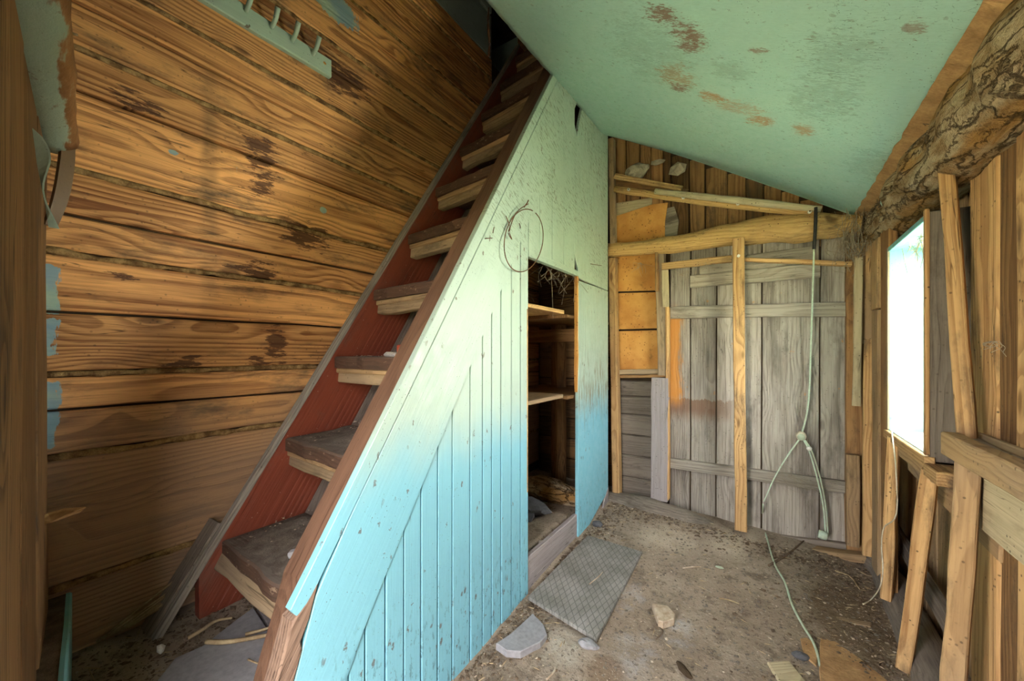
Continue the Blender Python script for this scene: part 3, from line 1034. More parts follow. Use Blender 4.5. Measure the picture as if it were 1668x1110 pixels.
# ---- right wall with window
WY0, WY1, WZ0, WZ1 = 1.957, 2.49, 0.843, 1.670
wr = mesh_obj('wall_right', *(lambda X0, X1: (
    [(x, y, z) for (ya, yb, za, zb) in ((-0.3, WY0 - .02, -.2, 2.1), (WY1 + .02, 3.2, -.2, 2.1), (WY0 - .02, WY1 + .02, -.2, WZ0 - .02), (WY0 - .02, WY1 + .02, WZ1 + .02, 2.1))
     for x in (X0, X1) for (y, z) in ((ya, za), (yb, za), (yb, zb), (ya, zb))],
    [f for q in range(4) for f in [tuple(q * 8 + i for i in (3, 2, 1, 0)), tuple(q * 8 + i for i in (4, 5, 6, 7))] + [
        (q * 8 + i, q * 8 + (i + 1) % 4, q * 8 + (i + 1) % 4 + 4, q * 8 + i + 4) for i in range(4)]]))(XB + 0.025, XB + 0.06), 'shell')
tag(wr, 'stripped right wall of upright boards and studs around the window', 'wall', kind='structure')
NR = (-1, 0, 0)
seams = [0.35, 0.55, 0.72, 0.90, 1.06, 1.22, 1.38, 1.53, 1.64, 1.752, 1.872, 2.08, 2.17, 2.30, 2.42, 2.56, 2.70, 2.84, 3.03]
for k in range(len(seams) - 1):
    ya, yb = seams[k] + .003, seams[k + 1] - .003
    rec = -0.02 if k == 11 else 0.0
    mt = ['tan_dusty', 'tan', 'tan_dusty', 'brownboard'][(k * 7 + 3) % 4]
    if k in (9, 10):
        mt = 'tan'
    spans = [(-0.08, 1.95)]
    if yb > WY0 - .02 and ya < WY1 + .02:
        spans = [(-0.08, WZ0 - .022), (WZ1 + .022, 1.95)]
        mt = 'tan_dusty'
    for (za, zb) in spans:
        plank('board', (XB - rec, (ya + yb) / 2, za), (XB - rec + RND.uniform(-.005, .005), (ya + yb) / 2 + RND.uniform(-.003, .003), zb), yb - ya, 0.022, NR, mt, wr, segs=4)
# front layer of boards right of the window
XC = 0.535
for (pa, pb, mt, dxx) in ((1581, 1624, 'tan', 0.0), (1626, 1657, 'brownboard', .004), (1660, 1712, 'tan', -.004), (1715, 1790, 'tan_dusty', .004), (1795, 1900, 'brownboard', 0.0)):
    ya, yb = yX(pb, XC), yX(pa, XC)
    plank('board', (XC + dxx, (ya + yb) / 2, 0.03), (XC + dxx, (ya + yb) / 2 + .004, 1.90), yb - ya, 0.022, NR, mt, wr, segs=6)
# wall-plate log and torn ceiling edge
tube('wall_plate_log', [(0.545, -0.2, 1.875), (0.54, 0.6, 1.875), (0.535, 1.4, 1.87), (0.525, 2.0, 1.875), (0.53, 2.6, 1.88), (0.53, 3.02, 1.885)],
     [.125, .12, .122, .112, .105, .098], 'bark', wr, k=22, n=14, rough=.24, nsc=6)
# window far-side facing board, posts
plank('board', (XR + .004, 2.60, 0.02), (XR + .004, 2.60, 1.80), 0.17, 0.03, NR, 'brownboard', wr, segs=5)
plank('board', (XR - .004, 2.775, 0.03), (XR - .004, 2.775, 1.42), 0.14, 0.02, NR, 'tan_dusty', wr, segs=5)
plank('board', (XR - .008, 2.775, 1.43), (XR - .004, 2.775, 1.79), 0.15, 0.02, NR, 'tan_dusty', wr, segs=3)
# sill log along the ground
tube('sill_log', [(0.52, 1.0, 0.0), (0.515, 1.6, 0.005), (0.505, 2.1, 0.01), (0.515, 2.6, 0.02), (0.50, 2.97, 0.025)], [.075, .075, .075, .07, .062], 'greydark', wr, k=14, n=8,
     rough=.18, nsc=6)
# low rail and horizontal board
plank('rail', atX(1450, 862, .535), atX(1545, 1030, .515), 0.075, 0.03, NR, 'greydark', wr)
plank('rail', (0.505, 1.72, 0.775), (0.500, 0.7, 0.775), 0.165, 0.03, NR, 'pale', wr, segs=5)
plank('rail', (0.53, 2.52, 0.70), (0.53, 1.66, 0.66), 0.09, 0.03, NR, 'tan_dusty', wr, segs=5)
# window board carrier under the sill
boxm('sill_block', (0.445, 1.80, 0.772), (0.56, 1.935, 0.818), 'tan', wr, grain=(0, 1, 0), bev=.003)
boxm('sill_block', (0.47, 1.95, 0.745), (0.56, 2.38, 0.790), 'tan_dusty', wr, grain=(0, 1, 0), bev=.003)

# window
wn = empty('window_1', (XR, (WY0 + WY1) / 2, WZ0), 'small window in a deep turquoise painted box', 'window', kind='structure')
boxm('jamb', (XR, WY1, WZ0 - .02), (XB + .04, WY1 + .022, WZ1 + .02), 'winpaint', wn, grain=(0, 0, 1), bev=.002)
boxm('jamb', (XR, WY0 - .022, WZ0 - .02), (XB + .04, WY0 - .003, WZ1 + .02), 'greydark', wn, grain=(0, 0, 1), bev=.002)
boxm('jamb_lining', (XR + .004, WY0 - .003, WZ0), (XB + .04, WY0, WZ1), 'winpaint', wn, grain=(0, 0, 1))
boxm('head', (XR - .004, WY0, WZ1), (XB + .04, WY1, WZ1 + .022), 'winpaint', wn, grain=(0, 1, 0), bev=.002)
boxm('sill_board', (XR, WY0, WZ0 - .022), (XB + .04, WY1, WZ0), 'winwhite', wn, grain=(0, 1, 0), bev=.002)
boxm('casing', (XR - .015, WY0 - .03, WZ0 - .042), (XR + .012, WY1 + .03, WZ0 - .004), 'tan', wn, grain=(0, 1, 0), bev=.002)
boxm('casing', (XR - .006, WY1 + .001, WZ0), (XR + .006, WY1 + .03, WZ1 + .02), 'cleat', wn, grain=(0, 0, 1), bev=.001)
boxm('casing', (XR - .012, WY0 - .024, WZ0), (XR, WY0 - .006, WZ1 + .03), 'tan', wn, grain=(0, 0, 1), bev=.001)
xs0, xs1 = XB + .0, XB + .032
sash = boxm('sash', (xs0, WY0, WZ0), (xs1, WY0 + .028, WZ1), 'winpaint', wn, grain=(0, 0, 1), bev=.003)
boxm('sash', (xs0, WY1 - .028, WZ0), (xs1, WY1, WZ1), 'winpaint', wn, grain=(0, 0, 1), bev=.003)
boxm('sash', (xs0, WY0 + .028, WZ0), (xs1, WY1 - .028, WZ0 + .03), 'winpaint', wn, grain=(0, 1, 0), bev=.003)
boxm('sash', (xs0, WY0 + .028, WZ1 - .03), (xs1, WY1 - .028, WZ1), 'winpaint', wn, grain=(0, 1, 0), bev=.003)
boxm('muntin', (xs0 + .004, WY0 + .028, 1.385), (xs1 - .004, WY1 - .028, 1.403), 'winpaint', wn, grain=(0, 1, 0))
for za, zb in ((WZ0 + .03, 1.385), (1.403, WZ1 - .03)):
    boxm('pane', (xs0 + .014, WY0 + .028, za), (xs0 + .017, WY1 - .028, zb), 'glass', wn)

# ---- near wall beside the camera
dn = Vector((1.0, -0.1664, 0)).normalized()
NN = (0.1664, 1.0, 0)


def nw(x, z, off=0.0):
    return Vector((x, near_y(x) + off, z))


DX0, DX1 = -0.73, -0.36     # doorway behind the camera
V, Fc = [], []
for (xa, xb, za, zb) in ((-1.9, DX0, -.2, 4.2), (DX1, 0.8, -.2, 4.2), (DX0, DX1, 1.78, 4.2)):
    b = len(V)
    for off in (-0.035, -0.09):
        V += [nw(xa, za, off), nw(xb, za, off), nw(xb, zb, off), nw(xa, zb, off)]
    Fc += [(b + 3, b + 2, b + 1, b), (b + 4, b + 5, b + 6, b + 7)] + [(b + i, b + (i + 1) % 4, b + (i + 1) % 4 + 4, b + i + 4) for i in range(4)]
wf = mesh_obj('wall_front', V, Fc, 'shell')
tag(wf, 'board wall with the open doorway beside the stair foot', 'wall', kind='structure')
for (xa, xb, lean) in ((-1.61, -1.32, -.03), (-1.318, -1.045, 0.0), (-1.042, -0.74, 0.0), (-0.35, -0.12, 0.0), (-0.117, 0.10, 0.0), (0.103, 0.39, 0.0)):
    plank('board', nw((xa + xb) / 2 + lean, 0.0, 0.0), nw((xa + xb) / 2, 1.715, 0.0), xb - xa, 0.03, NN, 'near', wf, segs=6, jit=.005)
plank('board', nw(-0.02, 1.90, 0.0), nw(-0.02, 2.3, 0.0), 0.8, 0.03, NN, 'near', wf)
tube('wall_plate_log', [nw(-1.56, 1.765, .010), nw(-1.2, 1.772, .002), nw(-0.8, 1.78, .0), nw(-0.2, 1.80, .0), nw(0.4, 1.83, .0)], [.046, .056, .060, .060, .060], 'logmint',
     wf, k=18, n=7, rough=.13, nsc=8)
lz = 0.505
prism('ledge', [nw(-1.70, lz, -.03), nw(-0.9, lz, -.03), nw(-0.9, lz, .034), nw(-1.70, lz, .034)], (0, 0, 1), 0.03, 'litter', wf, grain=(1, 0, 0))
plank('ledge_front', nw(-1.70, lz - .11, .044), nw(-0.9, lz - .11, .044), 0.22, 0.012, NN, 'winpaint', wf)

# ---- ceiling
nx, ny = 48, 96
V, Fc = [], []
for side in (0, 1):
    for j in range(ny + 1):
        y = -0.12 + (YF - 0.015 + 0.12) * j / ny
        jl = 0.010 * mnoise.noise(Vector((0, y * 9, 1))) + 0.006 * mnoise.noise(Vector((0, y * 40, 1)))
        jr = 0.008 * mnoise.noise(Vector((4, y * 9, 1))) + 0.006 * mnoise.noise(Vector((4, y * 45, 1)))
        for i in range(nx + 1):
            s = i / nx
            xa = -1.030 + jl
            xb = 0.425 + jr
            x = xa + (xb - xa) * s
            V.append((x, y, ceil_z(x, y) + side * 0.012))
n1 = (nx + 1) * (ny + 1)
for j in range(ny):
    for i in range(nx):
        a = j * (nx + 1) + i
        Fc.append((a, a + nx + 1, a + nx + 2, a + 1))
        Fc.append((a + n1, a + 1 + n1, a + nx + 2 + n1, a + nx + 1 + n1))
for j in range(ny):
    for i in (0, nx):
        a = j * (nx + 1) + i
        b = a + nx + 1
        Fc.append((a, b, b + n1, a + n1) if i else (a + n1, b + n1, b, a))
for i in range(nx):
    for j in (0, ny):
        a = j * (nx + 1) + i
        Fc.append((a, a + 1, a + 1 + n1, a + n1))
ce = mesh_obj('ceiling', V, Fc, 'ceiling', smooth=False)
for pl in ce.data.polygons[:2 * nx * ny]:
    pl.use_smooth = True
tag(ce, 'sloping sagging turquoise painted ceiling sheet with scuffed brown patches', 'ceiling', kind='structure')
# torn brown layer along the low edge
V, Fc = [], []
m = 120
for j in range(m + 1):
    y = 0.2 + (2.98 - 0.2) * j / m
    ja = 0.008 * mnoise.noise(Vector((9, y * 14, 2)))
    jb = 0.016 * mnoise.noise(Vector((7, y * 7, 2))) + 0.008 * mnoise.noise(Vector((7, y * 40, 2)))
    z0 = ceil_z(0.425, y)
    V += [(0.405 + ja, y, ceil_z(0.405, y) - 0.004), (0.468 + jb, y, z0 - 0.030 + 0.4 * jb), (0.470 + jb, y, z0 - 0.018 + .4 * jb), (0.410 + ja, y, ceil_z(0.405, y) + .006)]
for j in range(m):
    for k in range(4):
        a, b = j * 4 + k, j * 4 + (k + 1) % 4
        Fc.append((a, a + 4, b + 4, b))
mesh_obj('torn_edge', V, Fc, 'fibre', parent=ce)
# hanging torn flaps
for (px, py, L, w, m_, rz) in ((1512, 215, .085, .030, 'fibre', .2), (1466, 282, .10, .030, 'fibre', -.2), (1428, 350, .10, .028, 'fibre', .1), (1480, 262, .07, .045, 'mint', .5),
                               (1434, 342, .06, .03, 'mint', -.3)):
    a = atX(px, py - 14, 0.43)
    pts = [a + Vector((0.0, -w / 2, 0)), a + Vector((0.0, w / 2, 0.0)), a + Vector((.012, w * .35, -L * .6)), a + Vector((.02, w * .1, -L)), a + Vector((.016, -w * .3, -L * .7))]
    pts = [Matrix.Rotation(rz, 3, 'X') @ (p - a) + a for p in pts]
    prism('torn_flap', pts, (-1, 0, -0.1), 0.003, m_, ce, grain=(0, 0, 1), bev=.0005)

# ---- attic shell above the stairs, roof
rf = boxm('roof', (-2.8, -0.4, 4.1), (0.9, 3.3, 4.2), 'shell')
tag(rf, 'dark roof over the attic', 'roof', kind='structure')
rs = mesh_obj('roof_slope', [(0.75, -0.3, 1.99), (0.75, 3.15, 1.99), (-1.05, 3.15, 3.3), (-1.05, -0.3, 3.3), (0.75, -0.3, 2.04), (0.75, 3.15, 2.04), (-1.05, 3.15, 3.35), (-1.05, -0.3, 3.35)],
              [(0, 1, 2, 3), (7, 6, 5, 4), (0, 4, 5, 1), (1, 5, 6, 2), (2, 6, 7, 3), (3, 7, 4, 0)], 'shell')
tag(rs, 'lower roof slope above the turquoise ceiling', 'roof', kind='structure')
at = boxm('wall_attic', (-2.75, -0.4, 2.6), (-2.65, 3.3, 4.1), 'shell')
tag(at, 'dark end wall of the attic room above the stairs', 'wall', kind='structure')
boxm('floor_slab', (-2.65, -0.4, 2.62), (XL - .035, 3.2, 2.70), 'darkboard', at)
boxm('side_wall', (0.70, -0.3, 2.0), (0.76, 3.2, 4.15), 'shell', at)
boxm('end_wall', (-2.7, -0.42, 2.4), (0.75, -0.36, 4.15), 'shell', at)
# attic panels at the stair head, on the back wall
for (pa, pb, za, zb, m_) in ((778, 842, 2.6, 4.0, 'attic_mint'), (843, 884, 2.6, 4.0, 'fibre'), (885, 925, 2.6, 4.0, 'darkboard')):
    xa, xb = xY(pa, 2.93), xY(pb, 2.93)
    prism('panel', [(xa, 2.93, za), (xb, 2.93, za), (xb, 2.93, zb), (xa, 2.93, zb)], NB, .015, m_, wb, grain=(0, 0, 1))

# ================================================================== PAINTED PARTITION
wp = empty('wall_partition', (XP, 1.7, 0.0), 'turquoise beadboard partition under the stairs with a cupboard opening', 'wall', kind='structure')
NP = (1, 0, 0)
SL = 1.535


def yLR(z):      # outer edge of the stringer board
    return 0.639 + (z - 0.731) / SL


def yB(z):       # lower edge of the wide diagonal board
    return 0.759 + (z - 0.409) / 1.548


def yC(z):       # crack between narrow strip and wide board
    return yLR(z) + 0.053


ZT = 2.80
# narrow strip, ends rounded at its foot
prism('strip', [(XP + .004, yLR(ZT), ZT)] + [(XP + .004, yLR(z) + .001 * RND.uniform(-1, 1), z) for z in (2.2, 1.7, 1.2, .9, .66, .55)] +
      [(XP + .004, yLR(.55) + .016, .525), (XP + .004, yC(.55) - .004, .545), (XP + .004, yC(.60) - .002, .60)] + [(XP + .004, yC(z) - .0015, z) for z in (.9, 1.2, 1.7, 2.2, ZT)],
      NP, 0.024, 'panel', wp, grain=(0, 1, SL), bev=.002)
prism('diagonal_board', [(XP + .003, yC(z) + .0015, z) for z in (ZT, 2.0, 1.3, .72)] + [(XP + .003, .588, .55), (XP + .003, .532, .364), (XP + .003, .492, .2), (XP + .003, .45, -.15)] +
      [(XP + .003, yB(z), z) for z in (-.15, .4, 1.0, 1.6, 2.2, ZT)], NP, 0.022, 'panel', wp, grain=(0, 1, SL), bev=.0025)
bpx = [538, 569, 596, 629, 659, 687, 714, 738, 767, 787, 802, 817, 834, 849, 862]
bY = [yX(p, XP) for p in bpx]
bY = [bY[0] - .16, bY[0] - .08] + bY
for k in range(len(bY) - 1):
    ya, yb = bY[k] + .0034, bY[k + 1] - .0034
    za = 0.409 + (ya - 0.759) * 1.548
    zb = 0.409 + (yb - 0.759) * 1.548
    if zb < -0.15:
        continue
    dx = RND.uniform(-.0015, .0015)
    pts = [(XP - .003 + dx, ya, -.16), (XP - .003 + dx, yb, -.16), (XP - .003 + dx, yb, zb + .01), (XP - .003 + dx, ya, max(-.15, za) + .01)]
    prism('beadboard', pts, NP, 0.016, 'panel', wp, grain=(0, 0, 1), bev=.0022)
OY0, OY1, OZ1 = bY[-1], yX(942, XP), 1.715
PE = yX(991, XP)
# boards above the opening
hp = [862, 880, 900, 919, 937]
hY = [yX(p, XP) for p in hp]
for k in range(4):
    ya, yb = hY[k] + .0008, hY[k + 1] - .0008
    za = 0.409 + (ya - 0.759) * 1.548
    zb = 0.409 + (yb - 0.759) * 1.548
    pts = [(XP - .003, ya, OZ1), (XP - .003, yb, OZ1), (XP - .003, yb, min(zb, 2.85) + .01), (XP - .003, ya, min(za, 2.85) + .01)]
    prism('beadboard', pts, NP, 0.016, 'panel', wp, grain=(0, 0, 1), bev=.003)
# two wide boards right of the opening (upper one with a broken corner)
zt = 2.85
prism('wide_board', [(XP - .003, hY[4] + .001, OZ1 + .1), (XP - .003, OY1 + .006, OZ1 + .02), (XP - .003, OY1 + .012, OZ1 - .04), (XP - .003, PE, OZ1 - .05), (XP - .003, PE, zt),
                     (XP - .003, 2.40, zt), (XP - .003, 2.34, 2.70), (XP - .003, hY[4] + .03, 2.56), (XP - .003, hY[4] + .001, 2.62)], NP, .018, 'panel', wp, grain=(0, 0, 1), bev=.0025)
lowpts = [(XP - .002, OY1 + .004, -.02), (XP - .002, PE - .01, .16), (XP - .002, PE, .20), (XP - .002, PE, OZ1 - .053)]
for z in (1.66, 1.62, 1.5, 1.42, 1.3, 1.18, 1.0, .7, .35):
    lowpts.append((XP - .002, OY1 + (RND.uniform(.006, .020) if z > 1.1 else RND.uniform(.001, .006)), z))
prism('wide_board', lowpts, NP, .02, 'panel', wp, grain=(0, 0, 1), bev=.0025)
prism('splintered_edge', [(XP - .006, OY1 - .004 + RND.uniform(-.004, .004), z) for z in (1.70, 1.55, 1.4, 1.25, 1.1, .95)] + [(XP - .006, OY1 + .022, z) for z in (.95, 1.3, 1.70)],
      NP, .02, 'orange', wp, grain=(0, 0, 1), bev=.001)
boxm('head_rail', (XP - .03, OY0, OZ1 - .03), (XP - .001, OY1 + .01, OZ1 + .004), 'panel', wp, grain=(0, 1, 0), bev=.002)
plank('threshold', (XP - .012, OY0 - .06, 0.06), (XP - .012, OY1 + .03, 0.075), 0.20, .025, NP, 'violet', wp, segs=5)
prism('base_patch', [(XP + .002, PE - .16, -.02), (XP + .002, PE, .03), (XP + .002, PE, .19), (XP + .002, PE - .08, .13), (XP + .002, PE - .15, .02)], NP, .01, 'violet', wp)
# end stud of the partition
plank('stud', (XP - .03, PE - .03, 0.05), (XP - .03, PE - .03, 2.8), 0.05, .05, NP, 'tan_dusty', wp)
# narrow painted jamb strip left of opening: raw wood showing
plank('jamb_strip', (XP - .002, OY0 - .0115, 0.5), (XP - .002, OY0 - .0115, 1.42), 0.006, .004, NP, 'tan', wp, segs=2, jit=.001, bev=.0005)

# ================================================================== STAIRCASE
st = empty('staircase', (-1.36, 0.45, 0.29), 'steep narrow wooden stair with dusty treads and dark red side board', 'stairs')
XS0, XS1 = -1.60, -1.12
NT_ = 10
TZ = [0.544 + 0.32 * k for k in range(NT_)]
TYL = [0.590 + 0.210 * k for k in range(NT_)]
TYR = [0.552 + 0.205 * k for k in range(NT_)]
RUNB = 0.30


def yF(z):      # front edge of the left stringer
    return 0.572 + (z - 0.544) / 1.53


# left stringer, red inside face
zt = 3.55
prism('stringer', [(XS0, yF(0.47), 0.47), (XS0, yF(0.47), 0.24), (XS0, yF(.24) + RUNB + .03, 0.24), (XS0, yF(zt) + RUNB + .03, zt), (XS0, yF(zt), zt)], NP, .035, 'red', st, grain=(0, 1, 1.53), bev=.002)
# grey capping strip along its front edge
d = Vector((0, 1, 1.53)).normalized()
nrm = Vector((0, -1.53, 1)).normalized()
a, b = Vector((XS0 - .012, yF(.27) - .012, .27)), Vector((XS0 - .012, yF(zt) - .012, zt))
plank('edge_strip', a, b, 0.030, 0.020, nrm, 'grey', st, segs=10, jit=.002, bev=.002)
a, b = Vector((-1.665, yF(.27) - .02, .27)), Vector((-1.665, yF(.60) - .02, .60))
plank('cover_board', a, b, 0.082, 0.016, nrm, 'greydark', st, segs=3, bev=.004)
# right stringer: brown top edge
zr = 2.9
prism('stringer', [(XP - .021, yLR(.60) + .005, .60), (XP - .021, .535, .516), (XP - .021, .495, .396), (XP - .021, .44, .2), (XP - .021, .40, -.1), (XP - .021, yB(-.1), -.1), (XP - .021, yB(zr), zr), (XP - .021, yLR(zr), zr)],
      NP, .083, 'stringer', st, grain=(0, 1, SL), bev=.003)
# split foot of the stringer
prism('stringer_foot', [(XP + .006, .592, .585), (XP + .006, .560, .548), (XP + .006, .524, .520), (XP + .006, .486, .396), (XP + .006, .44, .25), (XP + .006, .41, .0), (XP + .006, .455, .0),
                        (XP + .006, .492, .25), (XP + .006, .530, .364), (XP + .006, .552, .43), (XP + .006, .548, .455), (XP + .006, .570, .50)], NP, .05, 'footwood', st, grain=(0, 1, SL), bev=.005)
for k in range(NT_):
    z = TZ[k]
    yl, yr = TYL[k], TYR[k]
    th = 0.050
    # tread: worn front edge
    fr = []
    for s in range(9):
        t = s / 8
        fr.append((XS0 + (XS1 - XS0) * t, yl + (yr - yl) * t + RND.uniform(-.004, .006) + (.012 if (s == 8 and k in (0, 1, 2)) else 0), z))
    back = [(XS1, yr + RUNB + .02, z), (XS0, yl + RUNB, z)]
    tr = prism('tread', fr + back, (0, 0, 1), th, 'tread', st, grain=(1, 0, 0), bev=.006)
    # cleat under the front edge
    if k == 0:
        plank('cleat', (XS0, yl - .012, .478), (XS1 + .035, .556, .470), .050, .045, (0, -1, .55), 'cleat', st, segs=5, jit=.004)
    else:
        plank('cleat', (XS0, yl + .022, z - th - .034), (XS1, yr + .022, z - th - .034), .062, .04, (0, -1, .1), 'cleat', st, segs=4, jit=.004)
    if k:
        plank('cleat', (XS0, yl + .012, z - th - .012), (XS1, yr + .012, z - th - .010), 0.022, .05, (0, -1, 0), 'tan_dusty', st, segs=3, jit=.002)
# sloping soffit boards closing the back
for i, (xa, xb) in enumerate(((-1.6, -1.44), (-1.437, -1.28), (-1.277, -1.12))):
    a = Vector(((xa + xb) / 2, yF(.30) + RUNB + .01, .30))
    b = Vector(((xa + xb) / 2, yF(3.4) + RUNB + .01, 3.4))
    plank('soffit_board', a, b, xb - xa, .018, nrm, 'greydark', st, segs=6)

# ================================================================== THINGS
# coat rack
cr = empty('coat_rack', (XL + .01, 0.75, 2.50), 'mint painted coat rack board with wooden pegs high on the plank wall', 'coat rack')
plank('backboard', (XL + .024, 0.42, 2.497), (XL + .024, 1.052, 2.506), 0.078, .022, (1, 0, 0), 'mint', cr)
for k, yy in enumerate((0.50, 0.60, 0.70, 0.793, 0.875, 0.965)):
    a = Vector((XL + .02, yy, 2.515))
    tube('peg', [a, a + Vector((.03, .002, .022)), a + Vector((.055, .0, .058))], [.0085, .009, .0105], 'mint', cr, k=8, n=3)
rock('bare_spot', (XL + .024, 1.02, 2.512), (.003, .010, .008), 'orange', 3, cr, 1)

# central post nailed to the beam
cp = plank('timber_post', atY(1207, 866, 2.875), atY(1202, 388, 2.875), 0.066, .035, (0, -1, 0), 'tan', segs=7, jit=.0025)
tag(cp, 'single upright tan post in front of the old plank door', 'post')
nl = rock('nail_cap', atY(1203, 417, 2.872), (.011, .004, .011), 'ceramic', 5, cp, 1, 0.1)

# loose studs by the window
NS = (-0.35, -0.93, 0)


def stud(a, b, w, t, label, mat='tan', n=NS, jit=.003, taper=1.0):
    o = plank('wall_stud', a, b, w, t, n, mat, segs=6, jit=jit, taper=taper)
    return tag(o, label, 'stud', 'loose studs along the window wall')


def gz(v, z=None):
    return Vector((v.x, v.y, z))


stud(Vector((.472, 1.655, .905)), atX(1537, 238, .462), .036, .05, 'short leaning stud between the broken shelf and the rotten log')
stud(Vector((.415, 2.045, 0.0)), atX(1514, 768, .468), .044, .05, 'leaning stud propped under the window sill corner block')
stud(Vector((.443, 2.455, .06)), atX(1455, 714, .455), .040, .04, 'thin stud under the far end of the window sill', jit=.002)
stud(Vector((.42, 1.62, -.03)), atX(1577, 742, .47), .050, .05, 'rough sawn leaning stud below the broken shelf', 'tan_dusty')

# broken shelf along the window wall
sh = empty('wall_shelf', (.48, 1.3, .93), 'broken dusty board shelf on the window wall', 'shelf')
plank('front_rail', (.418, 1.66, .937), (.418, 0.75, .930), .068, .035, (-1, 0, 0), 'tan_dusty', sh, segs=5, jit=.003)
prism('shelf_board', [(.44, 1.70, .955), (.44, 1.2, .955), (.44, .75, .955), (.50, .75, .955), (.505, 1.25, .955), (.49, 1.5, .955), (.505, 1.72, .955)], (0, 0, 1), .02, 'greydark', sh, grain=(0, 1, 0))
prism('shelf_board', [(.51, 1.76, .965), (.515, 1.3, .962), (.51, .75, .96), (.530, .75, .96), (.530, 1.72, .962)], (0, 0, 1), .02, 'cleat', sh, grain=(0, 1, 0))

# poles and laths above the beam
def pole(name, pts, r, mat, label, grp='poles above the log beam', squash=1.0, rough=.12):
    o = tube(name, pts, r, mat, k=8, n=6, rough=rough, nsc=12, squash=squash)
    return tag(o, label, 'pole', grp)


lp = pole('pole', [atY(1002, 308, 2.93), atY(1060, 317, 2.92), atY(1150, 329, 2.92), atY(1250, 340, 2.92), atY(1335, 348, 2.92)], [.026, .024, .026, .024, .02], 'log',
          'crooked bark-edged pole carrying white knobs under the ceiling')
pole('pole', [atY(1067, 312, 2.88), atY(1150, 321, 2.88), atY(1250, 332, 2.88), atY(1338, 341, 2.88)], [.020, .022, .022, .018], 'pale', 'straight pale pole lying on the crooked pole')
o = plank('lath', atY(1001, 286, 2.93), atY(1110, 307, 2.93), .036, .02, NB, 'tan', segs=4)
tag(o, 'short tan lath under the stones below the ceiling', 'lath')
o = plank('lath', atY(1003, 299, 2.99), atY(1120, 314, 2.99), .05, .02, NB, 'brownboard', segs=4)
tag(o, 'wide brown lath behind the crooked pole', 'lath')
for k, (px, py) in enumerate(((1024, 309), (1113, 322), (1202, 332), (1319, 345))):
    c = atY(px, py, 2.885)
    t = empty('insulator_knob', c, ('white ceramic insulator knob on the crooked pole, next to the partition', 'white ceramic insulator knob on the crooked pole, second from the partition', 'white ceramic insulator knob on the crooked pole, third from the partition', 'white ceramic insulator knob on the crooked pole, beside the black cable')[k], 'insulator', 'insulator knobs on the pole')
    tube('knob', [c + Vector((0, .012, 0)), c + Vector((0, .004, 0)), c + Vector((0, -.008, 0))], [.008, .011, .010], 'ceramic', t, k=10, n=3)
    tube('screw', [c + Vector((0, -.004, 0)), c + Vector((0, -.012, 0))], .004, 'black', t, k=6, n=1)
# stones
tag(rock('stone', atY(1036, 280, 2.97), (.085, .05, .060), 'stone', 2, None, 3, .25), 'rounded dusty stone resting on the lath by the partition', 'stone')
tag(rock('plaster_lump', atY(1104, 276, 2.95), (.064, .035, .046), 'stone', 8, None, 1, .3), 'pale angular plaster lump hanging under the ceiling edge', 'plaster')
tag(rock('plaster_lump', atY(1072, 264, 2.97), (.060, .03, .020), 'stone', 12, None, 1, .3), 'flat plaster crust tucked under the ceiling edge', 'plaster')

# ---- electrics
ec = empty('hanging_cable', atY(1328, 345, 2.93), 'pale green electric cable hanging from ceiling to a junction box on the door', 'cable')
tube('cable', [atY(1329, 338, 2.86), atY(1328, 372, 2.86), atY(1326, 406, 2.87)], .0085, 'black', ec, k=8)
tube('cable', [atY(1326, 402, 2.875), atY(1324, 470, 2.92), atY(1321, 560, 2.96), atY(1318, 640, 2.97), atY(1313, 680, 2.97), atY(1306, 706, 2.975)], 0.0048, 'cable', ec, k=8)
jb = atY(1305, 711, 2.965)
tube('junction_box', [jb + Vector((0, .03, .002)), jb, jb + Vector((0, -.014, 0))], [.026, .027, .025], 'cable_white', ec, k=14, n=3)
tube('box_core', [jb + Vector((0, -.010, -.002)), jb + Vector((0, -.020, -.002))], .020, 'cable_dusty', ec, k=10, n=1)
tube('cable', [jb + Vector((-.01, -.01, -.02)), atY(1284, 741, 2.95), atY(1262, 778, 2.93), atY(1244, 818, 2.90)], [.0045, .0043, .004, .003], 'cable', ec, k=8)
tube('cable', [jb + Vector((.012, -.012, -.02)), atY(1318, 735, 2.95), atY(1330, 775, 2.95), atY(1341, 825, 2.95), atY(1345, 874, 2.94)], .0042, 'cable', ec, k=8)
tube('cable', [jb + Vector((.018, -.008, -.02)), atY(1322, 735, 2.955), atY(1335, 775, 2.955), atY(1345, 825, 2.955), atY(1349, 874, 2.945)], .004, 'cable_dusty', ec, k=8)
kn = atY(1318, 731, 2.935)
tube('insulator', [kn + Vector((0, .01, 0)), kn, kn + Vector((0, -.01, 0))], [.012, .014, .012], 'ceramic', ec, k=10, n=2)
cap = atY(1340, 872, 2.93)
tube('cable_cap', [cap + Vector((-.02, 0, .004)), cap, cap + Vector((.02, 0, -.004))], [.022, .026, .022], 'cable', ec, k=10, n=3, rough=.1)

